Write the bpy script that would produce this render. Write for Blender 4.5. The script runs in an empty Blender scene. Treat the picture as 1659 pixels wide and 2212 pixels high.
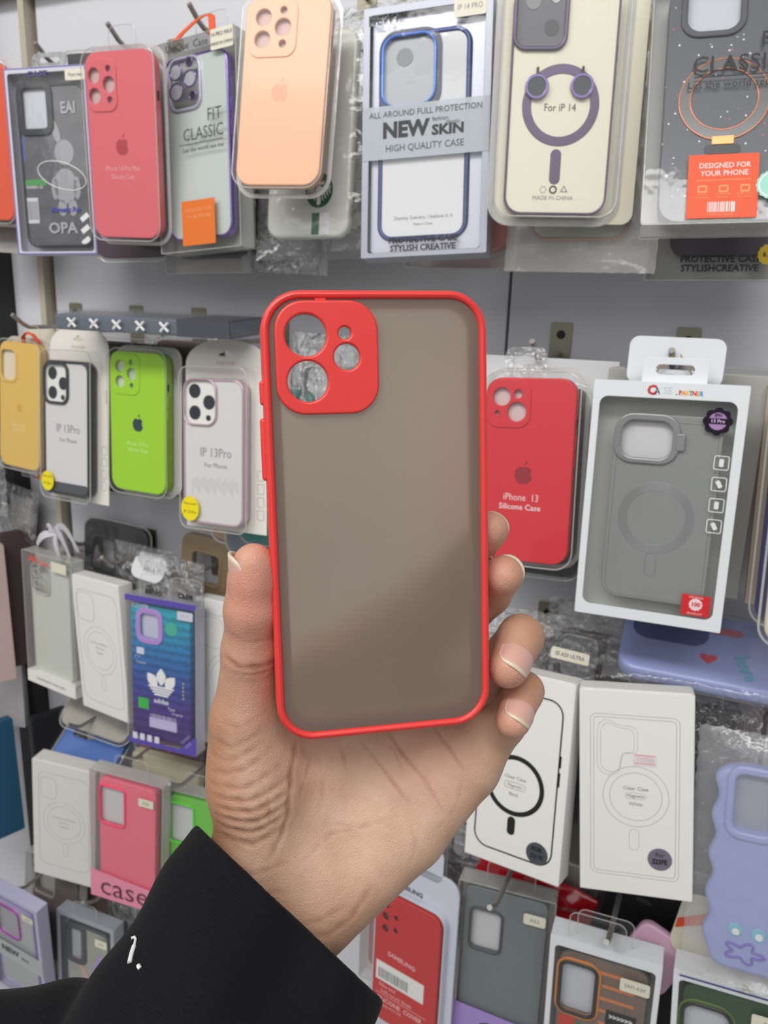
import bpy, math, random
import numpy as np
from mathutils import Vector, Matrix, Euler

# ---------------------------------------------------------------- camera, world, lights, exposure
C = bpy.context.scene.collection
S = bpy.context.scene
AX = Vector((0.90650928, 0.42096167, 0.03212767))      # world -> camera rows (x right, y down, z forward)
AY = Vector((0.13589439, -0.21889528, -0.96623888))
AZ = Vector((-0.39971694, 0.88027049, -0.25563693))
cam_d = bpy.data.cameras.new('camera'); cam = bpy.data.objects.new('camera', cam_d); C.objects.link(cam)
cam_d.sensor_fit = 'VERTICAL'; cam_d.sensor_height = 24.0; cam_d.lens = 1706.0 / 2212.0 * 24.0
cam_d.clip_start = 0.01; cam_d.clip_end = 20
mw = Matrix((AX, -AY, -AZ)).transposed().to_4x4(); mw.translation = Vector((0, 0, 1.5)); cam.matrix_world = mw
cam_d.dof.use_dof = True; cam_d.dof.focus_distance = 0.285; cam_d.dof.aperture_fstop = 15.0
S.camera = cam
S.view_settings.view_transform = 'Standard'; S.view_settings.look = 'None'
S.view_settings.exposure = -0.06; S.view_settings.gamma = 1.0; S.view_settings.use_curve_mapping = False
S.cycles.max_bounces = 14; S.cycles.transparent_max_bounces = 40; S.cycles.transmission_bounces = 10
S.cycles.caustics_refractive = False; S.cycles.caustics_reflective = False
w_ = bpy.data.worlds.new('world'); S.world = w_; w_.use_nodes = True
w_.node_tree.nodes['Background'].inputs[0].default_value = (0.97, 0.985, 1.0, 1)
w_.node_tree.nodes['Background'].inputs[1].default_value = 0.36

def area(name, loc, target, sx, sy, power, col=(1, 1, 1)):
    l = bpy.data.lights.new(name, 'AREA'); l.shape = 'RECTANGLE'; l.size = sx; l.size_y = sy; l.energy = power; l.color = col
    o = bpy.data.objects.new(name, l); C.objects.link(o); o.location = loc
    o.rotation_euler = (Vector(target) - Vector(loc)).to_track_quat('-Z', 'Y').to_euler()
    return o
area('ceiling_lamp', (-0.35, -0.75, 2.75), (-0.35, 0.5, 1.2), 2.4, 0.30, 30, (1, 0.985, 0.96))
area('ceiling_lamp', (-0.2, -1.5, 2.8), (-0.3, 0.4, 1.0), 3.2, 1.8, 32, (1, 0.985, 0.96))

# ---------------------------------------------------------------- materials
def lin(c):
    c = [v / 255.0 for v in c]
    return tuple((v / 12.92 if v <= 0.04045 else ((v + 0.055) / 1.055) ** 2.4) for v in c) + (1.0,)
_M = {}
def pm(name, col, rough=0.5, metal=0.0, coat=0.0, noise=0.03, scale=400, bump=0.0, trans=0.0, spec=0.5, sss=0.0, alpha=1.0):
    k = ('pm', name, tuple(col), rough, metal, coat)
    if k in _M: return _M[k]
    m = bpy.data.materials.new(name); m.use_nodes = True; nt = m.node_tree; n = nt.nodes; b = n['Principled BSDF']
    c = lin(col)
    tc = n.new('ShaderNodeTexCoord'); nz = n.new('ShaderNodeTexNoise'); nz.inputs['Scale'].default_value = scale; nz.inputs['Detail'].default_value = 3
    nt.links.new(tc.outputs['Object'], nz.inputs['Vector'])
    mx = n.new('ShaderNodeMix'); mx.data_type = 'RGBA'
    mx.inputs[6].default_value = tuple(max(0, v * (1 - noise)) for v in c[:3]) + (1,)
    mx.inputs[7].default_value = tuple(min(1, v * (1 + noise)) for v in c[:3]) + (1,)
    nt.links.new(nz.outputs['Fac'], mx.inputs[0]); nt.links.new(mx.outputs[2], b.inputs['Base Color'])
    b.inputs['Roughness'].default_value = rough; b.inputs['Metallic'].default_value = metal
    b.inputs['Coat Weight'].default_value = coat; b.inputs['Coat Roughness'].default_value = 0.08
    b.inputs['Transmission Weight'].default_value = trans; b.inputs['Specular IOR Level'].default_value = spec
    if sss: b.inputs['Subsurface Weight'].default_value = sss; b.inputs['Subsurface Scale'].default_value = 0.004; b.inputs['Subsurface Radius'].default_value = (1, .35, .2)
    if bump:
        bp = n.new('ShaderNodeBump'); bp.inputs['Strength'].default_value = bump; bp.inputs['Distance'].default_value = 0.001
        nt.links.new(nz.outputs['Fac'], bp.inputs['Height']); nt.links.new(bp.outputs['Normal'], b.inputs['Normal'])
    _M[k] = m; return m
def film(name='clear_film', haze=0.04, rough=0.06, bump=0.25, scale=18, gloss=1.0, tint=(1, 1, 1), hazecol=(235, 235, 238), dist=0.004):
    k = ('film', name, haze, bump, tint)
    if k in _M: return _M[k]
    m = bpy.data.materials.new(name); m.use_nodes = True; nt = m.node_tree; n = nt.nodes; n.remove(n['Principled BSDF']); out = n['Material Output']
    tr = n.new('ShaderNodeBsdfTransparent'); tr.inputs[0].default_value = (*tint, 1)
    gl = n.new('ShaderNodeBsdfGlossy'); gl.inputs['Roughness'].default_value = rough
    df = n.new('ShaderNodeBsdfDiffuse'); df.inputs[0].default_value = lin(hazecol)
    fr = n.new('ShaderNodeLayerWeight'); pw = n.new('ShaderNodeMath'); pw.operation = 'POWER'; pw.inputs[1].default_value = 4.5
    mu = n.new('ShaderNodeMath'); mu.operation = 'MULTIPLY_ADD'; mu.inputs[1].default_value = .55 * gloss; mu.inputs[2].default_value = .035 * gloss; mu.use_clamp = True
    tc = n.new('ShaderNodeTexCoord'); nz = n.new('ShaderNodeTexNoise'); nz.inputs['Scale'].default_value = scale; nz.inputs['Detail'].default_value = 4
    nt.links.new(tc.outputs['Object'], nz.inputs['Vector'])
    bp = n.new('ShaderNodeBump'); bp.inputs['Strength'].default_value = bump; bp.inputs['Distance'].default_value = dist
    nt.links.new(nz.outputs['Fac'], bp.inputs['Height'])
    nt.links.new(bp.outputs['Normal'], gl.inputs['Normal']); nt.links.new(bp.outputs['Normal'], fr.inputs['Normal'])
    nt.links.new(fr.outputs['Facing'], pw.inputs[0]); nt.links.new(pw.outputs[0], mu.inputs[0])
    m1 = n.new('ShaderNodeMixShader'); m1.inputs[0].default_value = haze
    nt.links.new(tr.outputs[0], m1.inputs[1]); nt.links.new(df.outputs[0], m1.inputs[2])
    m2 = n.new('ShaderNodeMixShader'); nt.links.new(mu.outputs[0], m2.inputs[0]); nt.links.new(m1.outputs[0], m2.inputs[1]); nt.links.new(gl.outputs[0], m2.inputs[2])
    nt.links.new(m2.outputs[0], out.inputs[0])
    _M[k] = m; return m
CLEAR = film('clear_plastic', 0.012, 0.05, 0.22, 16, 0.5)
BAG = film('crinkled_bag_film', 0.06, 0.055, 1.0, 85, 4.0, dist=0.012)
EDGE = film('plastic_edge', 0.42, 0.12, 0.1, 60, 1.5, hazecol=(225, 224, 222))  # rim plastic, whitened so the highlight along clear edges is in its colour
HAZY = film('hazy_plastic', 0.30, 0.12, 0.5, 40, 1.2, hazecol=(215, 214, 210))
WHITE = pm('white_card', (236, 235, 230), 0.55); IVORY = pm('ivory_card', (228, 224, 204), 0.5)
INK = pm('black_ink', (30, 30, 32), 0.5); GREY_INK = pm('grey_ink', (140, 142, 146), 0.5); PALE_INK = pm('pale_grey_ink', (176, 178, 184), 0.5)
WHITE_INK = pm('white_ink', (238, 238, 238), 0.5); STEEL = pm('steel', (150, 148, 142), 0.32, 1.0); WIRE = pm('wire', (168, 164, 158), 0.45, 0.6)
STICKER = pm('cream_sticker', (226, 222, 204), 0.5); LINER = pm('grey_liner', (196, 196, 200), 0.6)
GLASS_LENS = pm('dark_lens', (22, 30, 40), 0.2, 0, 0.2)

# ---------------------------------------------------------------- mesh helpers (millimetres, item frame: x right, z up, y away from the shopper)
def rr(cx, cz, w, h, r, n=6):
    r = min(r, w / 2 - 1e-3, h / 2 - 1e-3); P = []
    for k, (sx, sz) in enumerate(((1, 1), (-1, 1), (-1, -1), (1, -1))):
        for i in range(n + 1):
            a = math.pi / 2 * (k + i / n)
            P.append((cx + sx * (w / 2 - r) + r * math.cos(a), cz + sz * (h / 2 - r) + r * math.sin(a)))
    return P
def ci(cx, cz, r, rz=None, n=28):
    rz = rz or r
    return [(cx + r * math.cos(2 * math.pi * i / n), cz + rz * math.sin(2 * math.pi * i / n)) for i in range(n)]
def quad(x0, z0, x1, z1): return [(x0, z0), (x1, z0), (x1, z1), (x0, z1)]
def star(cx, cz, r0, r1, k, n=1):
    return [(cx + (r0 if i % 2 == 0 else r1) * math.sin(math.pi * i / k), cz + (r0 if i % 2 == 0 else r1) * math.cos(math.pi * i / k)) for i in range(2 * k)]
def rot(P, a, cx=0, cz=0):
    c, s = math.cos(a), math.sin(a)
    return [(cx + (x - cx) * c - (z - cz) * s, cz + (x - cx) * s + (z - cz) * c) for x, z in P]

class MB:
    """collects geometry of ONE mesh"""
    def __init__(s): s.v = []; s.f = []
    def add(s, V, Fc):
        o = len(s.v); s.v += [tuple(v) for v in V]; s.f += [tuple(i + o for i in f) for f in Fc]; return s
    def curve(s, cu):
        o = bpy.data.objects.new('t', cu); me = bpy.data.meshes.new_from_object(o)
        n = len(me.vertices); co = np.empty(n * 3); me.vertices.foreach_get('co', co); co = co.reshape(-1, 3)
        F_ = [tuple(p.vertices) for p in me.polygons]
        bpy.data.objects.remove(o); bpy.data.curves.remove(cu); bpy.data.meshes.remove(me)
        return co, F_
    def plate(s, loops, y, t, bev=0.0):
        cu = bpy.data.curves.new('c', 'CURVE'); cu.dimensions = '2D'; cu.fill_mode = 'BOTH'
        bev = min(bev, t / 2 * 0.98)
        cu.extrude = t / 2 - bev; cu.bevel_depth = bev; cu.bevel_resolution = 2 if bev > 0.4 else 1; cu.offset = -bev
        for L in loops:
            sp = cu.splines.new('POLY'); sp.points.add(len(L) - 1)
            for i, (x, z) in enumerate(L): sp.points[i].co = (x, z, 0, 1)
            sp.use_cyclic_u = True
        co, F_ = s.curve(cu)
        return s.add(np.stack([co[:, 0], y + t / 2 - co[:, 2], co[:, 1]], 1), F_)
    def text(s, body, x, z, size, y, align='CENTER', sx=1.0, weight=0.0, rot_=0.0, t=0.12, shear=0.0):
        cu = bpy.data.curves.new('c', 'FONT'); cu.body = body; cu.size = size; cu.align_x = align; cu.align_y = 'CENTER'
        cu.extrude = t / 2; cu.offset = weight * size; cu.resolution_u = 2; cu.shear = shear
        co, F_ = s.curve(cu); c, q = math.cos(rot_), math.sin(rot_)
        X = co[:, 0] * sx; Z = co[:, 1]
        return s.add(np.stack([x + X * c - Z * q, y - co[:, 2], z + X * q + Z * c], 1), F_)
    def tube(s, pts, r, n=8, cyclic=False, flat=1.0):
        P = [Vector(p) for p in pts]; m = len(P); V = []; up = None
        for i in range(m):
            a = P[i - 1] if (i or cyclic) else P[0]; b = P[(i + 1) % m] if (i < m - 1 or cyclic) else P[-1]
            d = (b - a).normalized()
            if up is None: up = Vector((0, 0, 1)) if abs(d.z) < .9 else Vector((1, 0, 0))
            sd = d.cross(up).normalized(); up = sd.cross(d).normalized()
            for k in range(n):
                t = 2 * math.pi * k / n; V.append(P[i] + sd * r * math.cos(t) + up * r * flat * math.sin(t))
        F_ = []
        for i in range(m if cyclic else m - 1):
            for k in range(n):
                j = (i + 1) % m; F_.append((i * n + k, i * n + (k + 1) % n, j * n + (k + 1) % n, j * n + k))
        if not cyclic: F_ += [tuple(range(n - 1, -1, -1)), tuple((m - 1) * n + k for k in range(n))]
        return s.add(V, F_)
    def box(s, x0, x1, y0, y1, z0, z1):
        V = [(x, y, z) for x in (x0, x1) for y in (y0, y1) for z in (z0, z1)]
        return s.add(V, [(0, 1, 3, 2), (4, 6, 7, 5), (0, 4, 5, 1), (2, 3, 7, 6), (0, 2, 6, 4), (1, 5, 7, 3)])
    def pillow(s, cx, cz, w, h, t, y, seed=0, amp=2.0, nx=22, nz=34, side_flat=False):
        """crinkled closed bag: front and back sheets meeting in a seam"""
        rd = random.Random(seed); ph = [(rd.uniform(-.35, .35), rd.uniform(-.35, .35), rd.uniform(0, 6.3), rd.uniform(.3, 1)) for _ in range(9)]
        V = []; F_ = []
        for sgn in (-1, 1):
            o = len(V)
            for j in range(nz + 1):
                for i in range(nx + 1):
                    u = i / nx * 2 - 1; v = j / nz * 2 - 1
                    b = (1 - abs(u) ** 3.0) ** .6 * (1 - abs(v) ** 4) ** .6 if abs(u) < 1 and abs(v) < 1 else 0
                    X = u * w / 2; Z = v * h / 2
                    q = sum(a * math.sin(fx * X + fz * Z + p) for fx, fz, p, a in ph) / 3 * amp
                    e = amp * .35 * math.sin(Z * .55 + seed) * (abs(u) > .97) + 0
                    V.append((cx + X + e, y + t / 2 + sgn * t / 2 * b + q * (.35 + .65 * b), cz + Z + amp * .3 * math.sin(X * .6 + seed) * (abs(v) > .98)))
            for j in range(nz):
                for i in range(nx):
                    a = o + j * (nx + 1) + i; f = (a, a + 1, a + nx + 2, a + nx + 1)
                    F_.append(f if sgn < 0 else f[::-1])
        return s.add(V, F_)
    def mesh(s, name, mat, smooth=False, dz=0.0, k=0.001, auto=True):
        me = bpy.data.meshes.new(name); V = [(x * k, y * k, z * k + dz) for x, y, z in s.v]
        me.from_pydata(V, [], s.f); me.materials.append(mat)
        if smooth:
            me.polygons.foreach_set('use_smooth', [True] * len(me.polygons))
            if auto:
                try: me.set_sharp_from_angle(angle=math.radians(40))
                except Exception: pass
        return me

def tag(o, label=None, cat=None, group=None, kind=None):
    for k, v in (('label', label), ('category', cat), ('group', group), ('kind', kind)):
        if v: o[k] = v
    return o
def solid(name, mb, mat, label=None, cat=None, group=None, kind=None, parent=None, k=1.0, smooth=False):
    o = bpy.data.objects.new(name, mb.mesh(name, mat, smooth, 0, k)); C.objects.link(o)
    if parent: o.parent = parent
    return tag(o, label, cat, group, kind)
def Rm(yaw, pitch, roll):
    return Matrix.Rotation(yaw, 3, 'Z') @ Matrix.Rotation(pitch, 3, 'X') @ Matrix.Rotation(roll, 3, 'Y')

class K:
    """one packaged product: an Empty at the bottom of the pack that parents its parts; lengths in mm from the centre of its front face"""
    def __init__(s, name, label, cat, pose, group=None):
        x, y, z, a, b, c, w, h = pose; s.w = w * 1e3; s.h = h * 1e3; R = Rm(a, b, c)
        s.root = bpy.data.objects.new(name, None); s.root.empty_display_size = 0.02; C.objects.link(s.root)
        m = R.to_4x4(); m.translation = Vector((x, y, z)) + R @ Vector((0, 0, -h / 2)); s.root.matrix_world = m
        s.dz = h / 2; tag(s.root, label, cat, group); s.pose = pose
    def put(s, name, mb, mat, label=None, parent=None, smooth=False, kind=None):
        o = bpy.data.objects.new(name, mb.mesh(name, mat, smooth, s.dz)); C.objects.link(o); o.parent = parent or s.root
        return tag(o, label, None, None, kind)
    def plate(s, name, loops, y, t, mat, bev=0.0, parent=None, label=None, smooth=None):
        return s.put(name, MB().plate(loops, y, t, bev), mat, label, parent, bev > 0.3 if smooth is None else smooth)
    def text(s, lines, mat, y=-0.15, name='printed_text', parent=None, label=None):
        mb = MB()
        for L in lines:
            kw = L[4] if len(L) > 4 else {}
            mb.text(L[0], L[1], L[2], L[3], y, **kw)
        return s.put(name, mb, mat, label, parent)
    def tube(s, name, pts, r, mat, parent=None, cyclic=False, label=None, flat=1.0):
        return s.put(name, MB().tube(pts, r, 8, cyclic, flat), mat, label, parent, True)

def logo_loops(cx, cz, h):
    """a fruit with a bite and a leaf"""
    body = []
    n = 40
    for i in range(n):
        t = 2 * math.pi * i / n; x = math.sin(t); z = math.cos(t)
        rx = 0.40 * (1 + 0.06 * z); x = x * rx; zz = z * 0.41 - 0.10
        if z > .75: zz -= 0.09 * max(0, 1 - abs(x) / .16)
        if z < -.8: zz += 0.05 * max(0, 1 - abs(x) / .14)
        dx, dz = x - 0.50, zz + 0.02; d = math.hypot(dx, dz)
        if d < 0.21: x, zz = 0.50 + dx / d * .21, -0.02 + dz / d * .21
        body.append((cx + x * h, cz + zz * h))
    leaf = [(cx + h * a, cz + h * b) for a, b in ((0.01, .33), (.02, .42), (.08, .5), (.16, .53), (.15, .44), (.09, .36))]
    return [body, leaf]
def holes_pro(cx, cz, s=1.0):   # three lenses and a flash
    return [ci(cx - 8.5 * s, cz + 8.5 * s, 6.6 * s), ci(cx - 8.5 * s, cz - 8.2 * s, 6.6 * s), ci(cx + 8.2 * s, cz + .6 * s, 6.8 * s), ci(cx + 8 * s, cz + 13.4 * s, 2.9 * s), ci(cx + 8.6 * s, cz - 12 * s, 3.0 * s)]
def silicone(k, col, holes, isl, w=None, h=None, cx=0, cz=0, y=0, dep=9, r=13, logo=None, logo_col=None, lines=None, line_col=None, liner=(205, 190, 185), rough=0.42, name='phone_case'):
    w = w or k.w; h = h or k.h
    m = pm(name + '_silicone', col, rough, 0, 0.06)
    mb = MB().plate([rr(cx, cz, w, h, r)] + holes, y, 2.2, 1.0).plate([rr(cx, cz, w, h, r), rr(cx, cz, w - 3.6, h - 3.6, r - 1.8)], y + 1.0, dep - 1, 0.9)
    c = k.put(name, mb, m, None, None, True)
    if isl:
        k.plate('camera_island', [rr(isl[0], isl[1], isl[2], isl[3], isl[4] if len(isl) > 4 else 9)] + holes, y - 1.0, 1.5, m, 0.5, c)
    sx = cx + w / 2
    k.put('side_button', MB().box(sx - .3, sx + .7, y + 4, y + 6.5, cz + h * .13, cz + h * .20).box(sx - .3, sx + .7, y + 4, y + 6.5, cz + h * .04, cz + h * .11), m, None, c)
    k.put('switch_slot', MB().box(sx - .2, sx + .15, y + 3.8, y + 6.6, cz + h * .24, cz + h * .29), pm('slot_dark', (45, 35, 32), .7), None, c)
    k.plate('paper_liner', [rr(cx, cz, w - 5, h - 5, r - 2)], y + 3.2, 4.0, pm('liner', liner, .6), 0, None)
    if logo: k.plate('fruit_logo', logo_loops(cx + logo[0], cz + logo[1], logo[2]), y - 0.12, 0.3, pm('logo_ink', logo_col, .4), 0, c)
    if lines: k.text(lines, pm('case_print', line_col, .5), y - 0.1, parent=c)
    return c
def blister(k, w, h, dep, y=-2.5, r=14, cx=0, cz=0, mat=None, flange=3.0, back=True, shift=(0, 0)):
    mb = MB().plate([rr(cx, cz, w, h, r)], y, 0.5, 0.24).plate([rr(cx, cz, w, h, r), rr(cx, cz, w - .9, h - .9, r - .4)], y + .4, dep - .4)
    b = k.put('clear_blister', mb, mat or CLEAR, None, None, True)
    k.tube('blister_edge', [(x, y + .6, z) for x, z in rr(cx, cz, w - .6, h - .6, r)], 0.55, EDGE, b, True)
    if flange: k.plate('blister_flange', [rr(cx, cz, w + 2 * flange, h + 2 * flange, r + flange), rr(cx, cz, w - 1, h - 1, r)], y + dep - .5, 0.7, EDGE, 0.2, b)
    return b
def hang_tab(k, cx=0, z0=None, w=34, h=24, mat=None, y=6, name='hanging_tab', slot=True, thick=0.6):
    z0 = k.h / 2 if z0 is None else z0
    L = [rr(cx, z0 + h / 2 - 3, w, h + 6, 7)]
    if slot: L += [rr(cx, z0 + h * .55, w * .55, 5, 2.4), ]
    t = k.plate(name, L, y, thick, mat or CLEAR, 0.1)
    if mat is None: k.tube('tab_edge', [(x, y + .3, z) for x, z in rr(cx, z0 + h / 2 - 3, w, h + 6, 7)], 0.4, EDGE, t, True)
    return t
def card_box(k, mat, dep=17, edge=None, flap=True):
    b = k.put('carton', MB().plate([rr(0, 0, k.w, k.h, .8, 2)], 0, dep, 0.5), mat, None, None, True)
    if flap:
        k.put('top_flap', MB().box(-k.w / 2 + 2, k.w / 2 - 2, 2, dep - 1, k.h / 2 - .4, k.h / 2 + .7).box(-k.w / 2 + 5, -k.w / 2 + 12, .6, 2.4, k.h / 2 - .5, k.h / 2 + 1.4), mat, None, b)
    return b
def window_box(k, frame_mat, win, dep=18, bw=None, r=3, pane=CLEAR, back=None, sides=None, name='box_frame'):
    cx, cz, w, h = win
    f = k.plate(name, [rr(0, 0, k.w, k.h, 1), rr(cx, cz, w, h, r)], 0, 0.7, frame_mat, 0.15)
    k.plate('box_side', [rr(0, 0, k.w, k.h, 1), rr(0, 0, k.w - 1.2, k.h - 1.2, .6)], 0.7, dep - .7, sides or frame_mat)
    k.plate('box_back', [rr(0, 0, k.w - 1.2, k.h - 1.2, .6)], dep - 1, 0.8, back or LINER)
    k.plate('window_pane', [rr(cx, cz, w, h, r)], 0.3, 0.25, pane)
    return f
def clear_box(k, dep=18, back=None, backmat=None):
    b = k.plate('clear_box_shell', [rr(0, 0, k.w, k.h, 1.5)], 0, 0.35, CLEAR, .1)
    k.plate('box_side', [rr(0, 0, k.w, k.h, 1.5), rr(0, 0, k.w - .8, k.h - .8, 1.2)], 0.35, dep - .35, HAZY)
    k.tube('box_edge', [(x, .3, z) for x, z in rr(0, 0, k.w - .4, k.h - .4, 1.5)], 0.45, EDGE, b, True)
    if backmat: k.plate('backing_card', [rr(0, 0, k.w - 2, k.h - 2, 1)], dep - 1.2, 0.6, backmat)
    return b
def bumper(k, cx, cz, w, h, y, mat, inner, lip=3.0, dep=9, r=12, camera=None, cam_mat=None, cam_back=None, lens=False, cutouts=True, ringw=2.6):
    """frame case: coloured rim around a clear or printed back, with a raised ring round the camera cut-out"""
    holes = []
    if camera: ccx, ccz, cw, ch, cr = camera; holes = [rr(ccx, ccz, cw - 2 * ringw, ch - 2 * ringw, max(2, cr - ringw))]
    c = k.plate('phone_case', [rr(cx, cz, w - lip, h - lip, r - lip / 2)] + holes, y + 1.0, 1.2, inner)
    f = k.put('case_rim', MB().plate([rr(cx, cz, w, h, r), rr(cx, cz, w - 2 * lip, h - 2 * lip, r - lip)], y, dep, min(1.2, lip * .45)), mat, None, None, True)
    k.put('side_button', MB().box(cx + w / 2 - .3, cx + w / 2 + .6, y + 3, y + 6, cz + h * .05, cz + h * .13).box(cx + w / 2 - .3, cx + w / 2 + .6, y + 3, y + 6, cz + h * .17, cz + h * .24), mat, None, f)
    if camera:
        k.plate('camera_ring', [rr(ccx, ccz, cw, ch, cr)] + holes, y - 1.4, 3.2, cam_mat or mat, 0.8, f)
        if cam_back: k.plate('camera_backing', [rr(ccx, ccz, cw - 2, ch - 2, cr - 1)], y + 2.6, .5, cam_back)
        if lens:
            for dx, dz in ((-.2, .23), (-.2, -.23), (.22, 0)):
                k.plate('lens_print', [ci(ccx + dx * cw, ccz + dz * ch, cw * .17)], y + 2.2, .5, GLASS_LENS)
            k.plate('flash_print', [ci(ccx + .2 * cw, ccz - .33 * ch, cw * .07)], y + 2.2, .5, GLASS_LENS)
    return c
def bars(k, x0, z0, x1, z1, y, mat, seed=1, name='barcode'):
    rd = random.Random(seed); mb = MB(); x = x0
    while x < x1 - .3:
        b = rd.choice((.3, .5, .9)); mb.box(x, min(x + b, x1), y, y + .1, z0, z1); x += b + rd.choice((.4, .7))
    return k.put(name, mb, mat)
def mag_print(k, mat, w, h, ring_w=0.6, rim_w=0.6, cam=(-19, 48, 28, 30, 8), ring=(0, 2, 27), pill=(0, -40, 6.5, 17), cz=0, dbl=True, y=-0.13, r=12):
    L = [rr(0, cz, w, h, r), rr(0, cz, w - 2 * rim_w, h - 2 * rim_w, r - rim_w)]
    k.plate('printed_case_outline', L, y, .15, mat)
    cx, zz, cw, ch, cr = cam
    if cam[2]: k.plate('printed_camera_outline', [rr(cx, zz, cw, ch, cr), rr(cx, zz, cw - 2 * rim_w, ch - 2 * rim_w, cr - rim_w)], y, .15, mat)
    a, b, rad = ring
    if ring_w > 2: k.plate('printed_ring', [ci(a, b, rad, n=48), ci(a, b, rad - ring_w, n=48)], y, .15, mat)
    else:
        k.plate('printed_ring', [ci(a, b, rad, n=48), ci(a, b, rad - ring_w, n=48)], y, .15, mat)
        k.plate('printed_ring', [ci(a, b, rad * .8, n=48), ci(a, b, rad * .8 - ring_w, n=48)], y, .15, mat)
    px, pz, pw, ph = pill
    k.plate('printed_bar', [rr(px, pz, pw, ph, pw / 2)] + ([] if ring_w > 2 else [rr(px, pz, pw - 1, ph - 1, pw / 2 - .5)]), y, .15, mat)

POSE = {
    'orange_case': (-0.7875, 0.6547, 1.653, 0.0859, 0.0387, 0.0481, 0.0754, 0.1553),
    'purple_box': (-0.6757, 0.6411, 1.6268, 0.2211, -0.0311, -0.0265, 0.0918, 0.1779),
    'coral_case': (-0.5526, 0.61, 1.6308, 0.0366, 0.0327, 0.0227, 0.0768, 0.1579),
    'unique_box': (-0.4759, 0.6186, 1.6305, -0.0593, -0.0754, -0.0797, 0.0932, 0.1801),
    'peach_case': (-0.3662, 0.5869, 1.6596, 0.1879, -0.191, 0.0057, 0.0707, 0.1463),
    'green_logo_case': (-0.3557, 0.6137, 1.6313, 0.1007, -0.1601, -0.0256, 0.0739, 0.1634),
    'newskin_box': (-0.2483, 0.5974, 1.6265, 0.1242, -0.1374, -0.0607, 0.0988, 0.1832),
    'ivory_card': (-0.1427, 0.5888, 1.6404, 0.3497, -0.0434, -0.01, 0.0907, 0.1595),
    'speckled_box': (-0.0412, 0.5881, 1.6358, 0.1742, -0.3308, -0.0353, 0.0902, 0.171),
    'yellow_case': (-0.7713, 0.6596, 1.3702, -0.0985, -0.0767, 0.0229, 0.0736, 0.146),
    'black_frame_case': (-0.6752, 0.6352, 1.3553, -0.0849, -0.0877, -0.0172, 0.0747, 0.1485),
    'lime_case': (-0.5767, 0.6387, 1.3703, -0.0253, -0.0532, -0.0058, 0.0747, 0.146),
    'pink_frame_case': (-0.4691, 0.6227, 1.3526, -0.0163, -0.0867, -0.0424, 0.0742, 0.1446),
    'red_case': (-0.1532, 0.6093, 1.374, -0.0014, -0.0962, -0.0523, 0.0725, 0.1471),
    'partner_box': (-0.0496, 0.5842, 1.3652, 0.0386, -0.0562, -0.0194, 0.1034, 0.1754),
    'clear_box': (-0.7692, 0.6739, 1.0916, -0.0936, -0.022, 0.0149, 0.0933, 0.1814),
    'outline_box': (-0.6754, 0.6646, 1.0822, -0.1536, -0.0068, -0.0485, 0.0894, 0.1745),
    'trefoil_box': (-0.5602, 0.6386, 1.0853, 0.0768, -0.0617, -0.013, 0.0932, 0.1799),
    'outline_box2': (-0.491, 0.6702, 1.085, -0.0833, -0.0466, -0.0487, 0.0898, 0.1757),
    'black_ring_box': (-0.1329, 0.5797, 1.1247, -0.1565, -0.1595, -0.0672, 0.0861, 0.1686),
    'white_ring_box': (-0.038, 0.572, 1.1385, 0.1442, -0.1267, -0.1018, 0.0842, 0.1643),
    'wavy_case': (0.0593, 0.5984, 1.1059, -0.017, -0.2505, -0.0897, 0.0573, 0.1416),
    'outline_box3': (-0.7386, 0.6452, 0.8258, 0.205, 0.0036, 0.072, 0.0918, 0.1761),
    'pink_box': (-0.6103, 0.6216, 0.8592, 0.1644, 0.0212, 0.0689, 0.0984, 0.1834),
    'green_box': (-0.527, 0.6491, 0.8427, 0.1242, -0.0361, 0.0062, 0.0942, 0.1784),
    'newskin_box2': (-0.8138, 0.6121, 0.624, -0.0048, 0.0871, 0.0892, 0.1013, 0.1903),
    'grey_box5': (-0.7186, 0.6431, 0.5913, 0.0572, -0.0548, 0.0081, 0.0972, 0.1837),
    'red_card': (-0.2235, 0.5864, 0.894, -0.1894, -0.0533, -0.0238, 0.0891, 0.184),
    'a82_box': (-0.138, 0.6006, 0.8997, 0.0993, -0.0408, -0.0078, 0.0895, 0.1734),
    'a34_box': (-0.0446, 0.5802, 0.8987, 0.0531, 0.016, -0.0205, 0.0913, 0.1698),
    'green_case_box': (0.0576, 0.5798, 0.9098, 0.0066, 0.02, -0.0707, 0.0892, 0.1669),
    'held': (-0.1068, 0.2336, 1.4295, 0.6215, -0.1424, -0.0309, 0.0754, 0.1507),
}
def push(p, f):
    o = Vector((0, 0, 1.5)); q = o + (Vector(p[:3]) - o) * f
    return (q.x, q.y, q.z, p[3], p[4], p[5], p[6] * f, p[7] * f)
def at(p, dx=0, dy=0, dz=0, yaw=0, pitch=0, roll=0, w=None, h=None):
    return (p[0] + dx, p[1] + dy, p[2] + dz, p[3] + yaw, p[4] + pitch, p[5] + roll, w or p[6], h or p[7])

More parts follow.
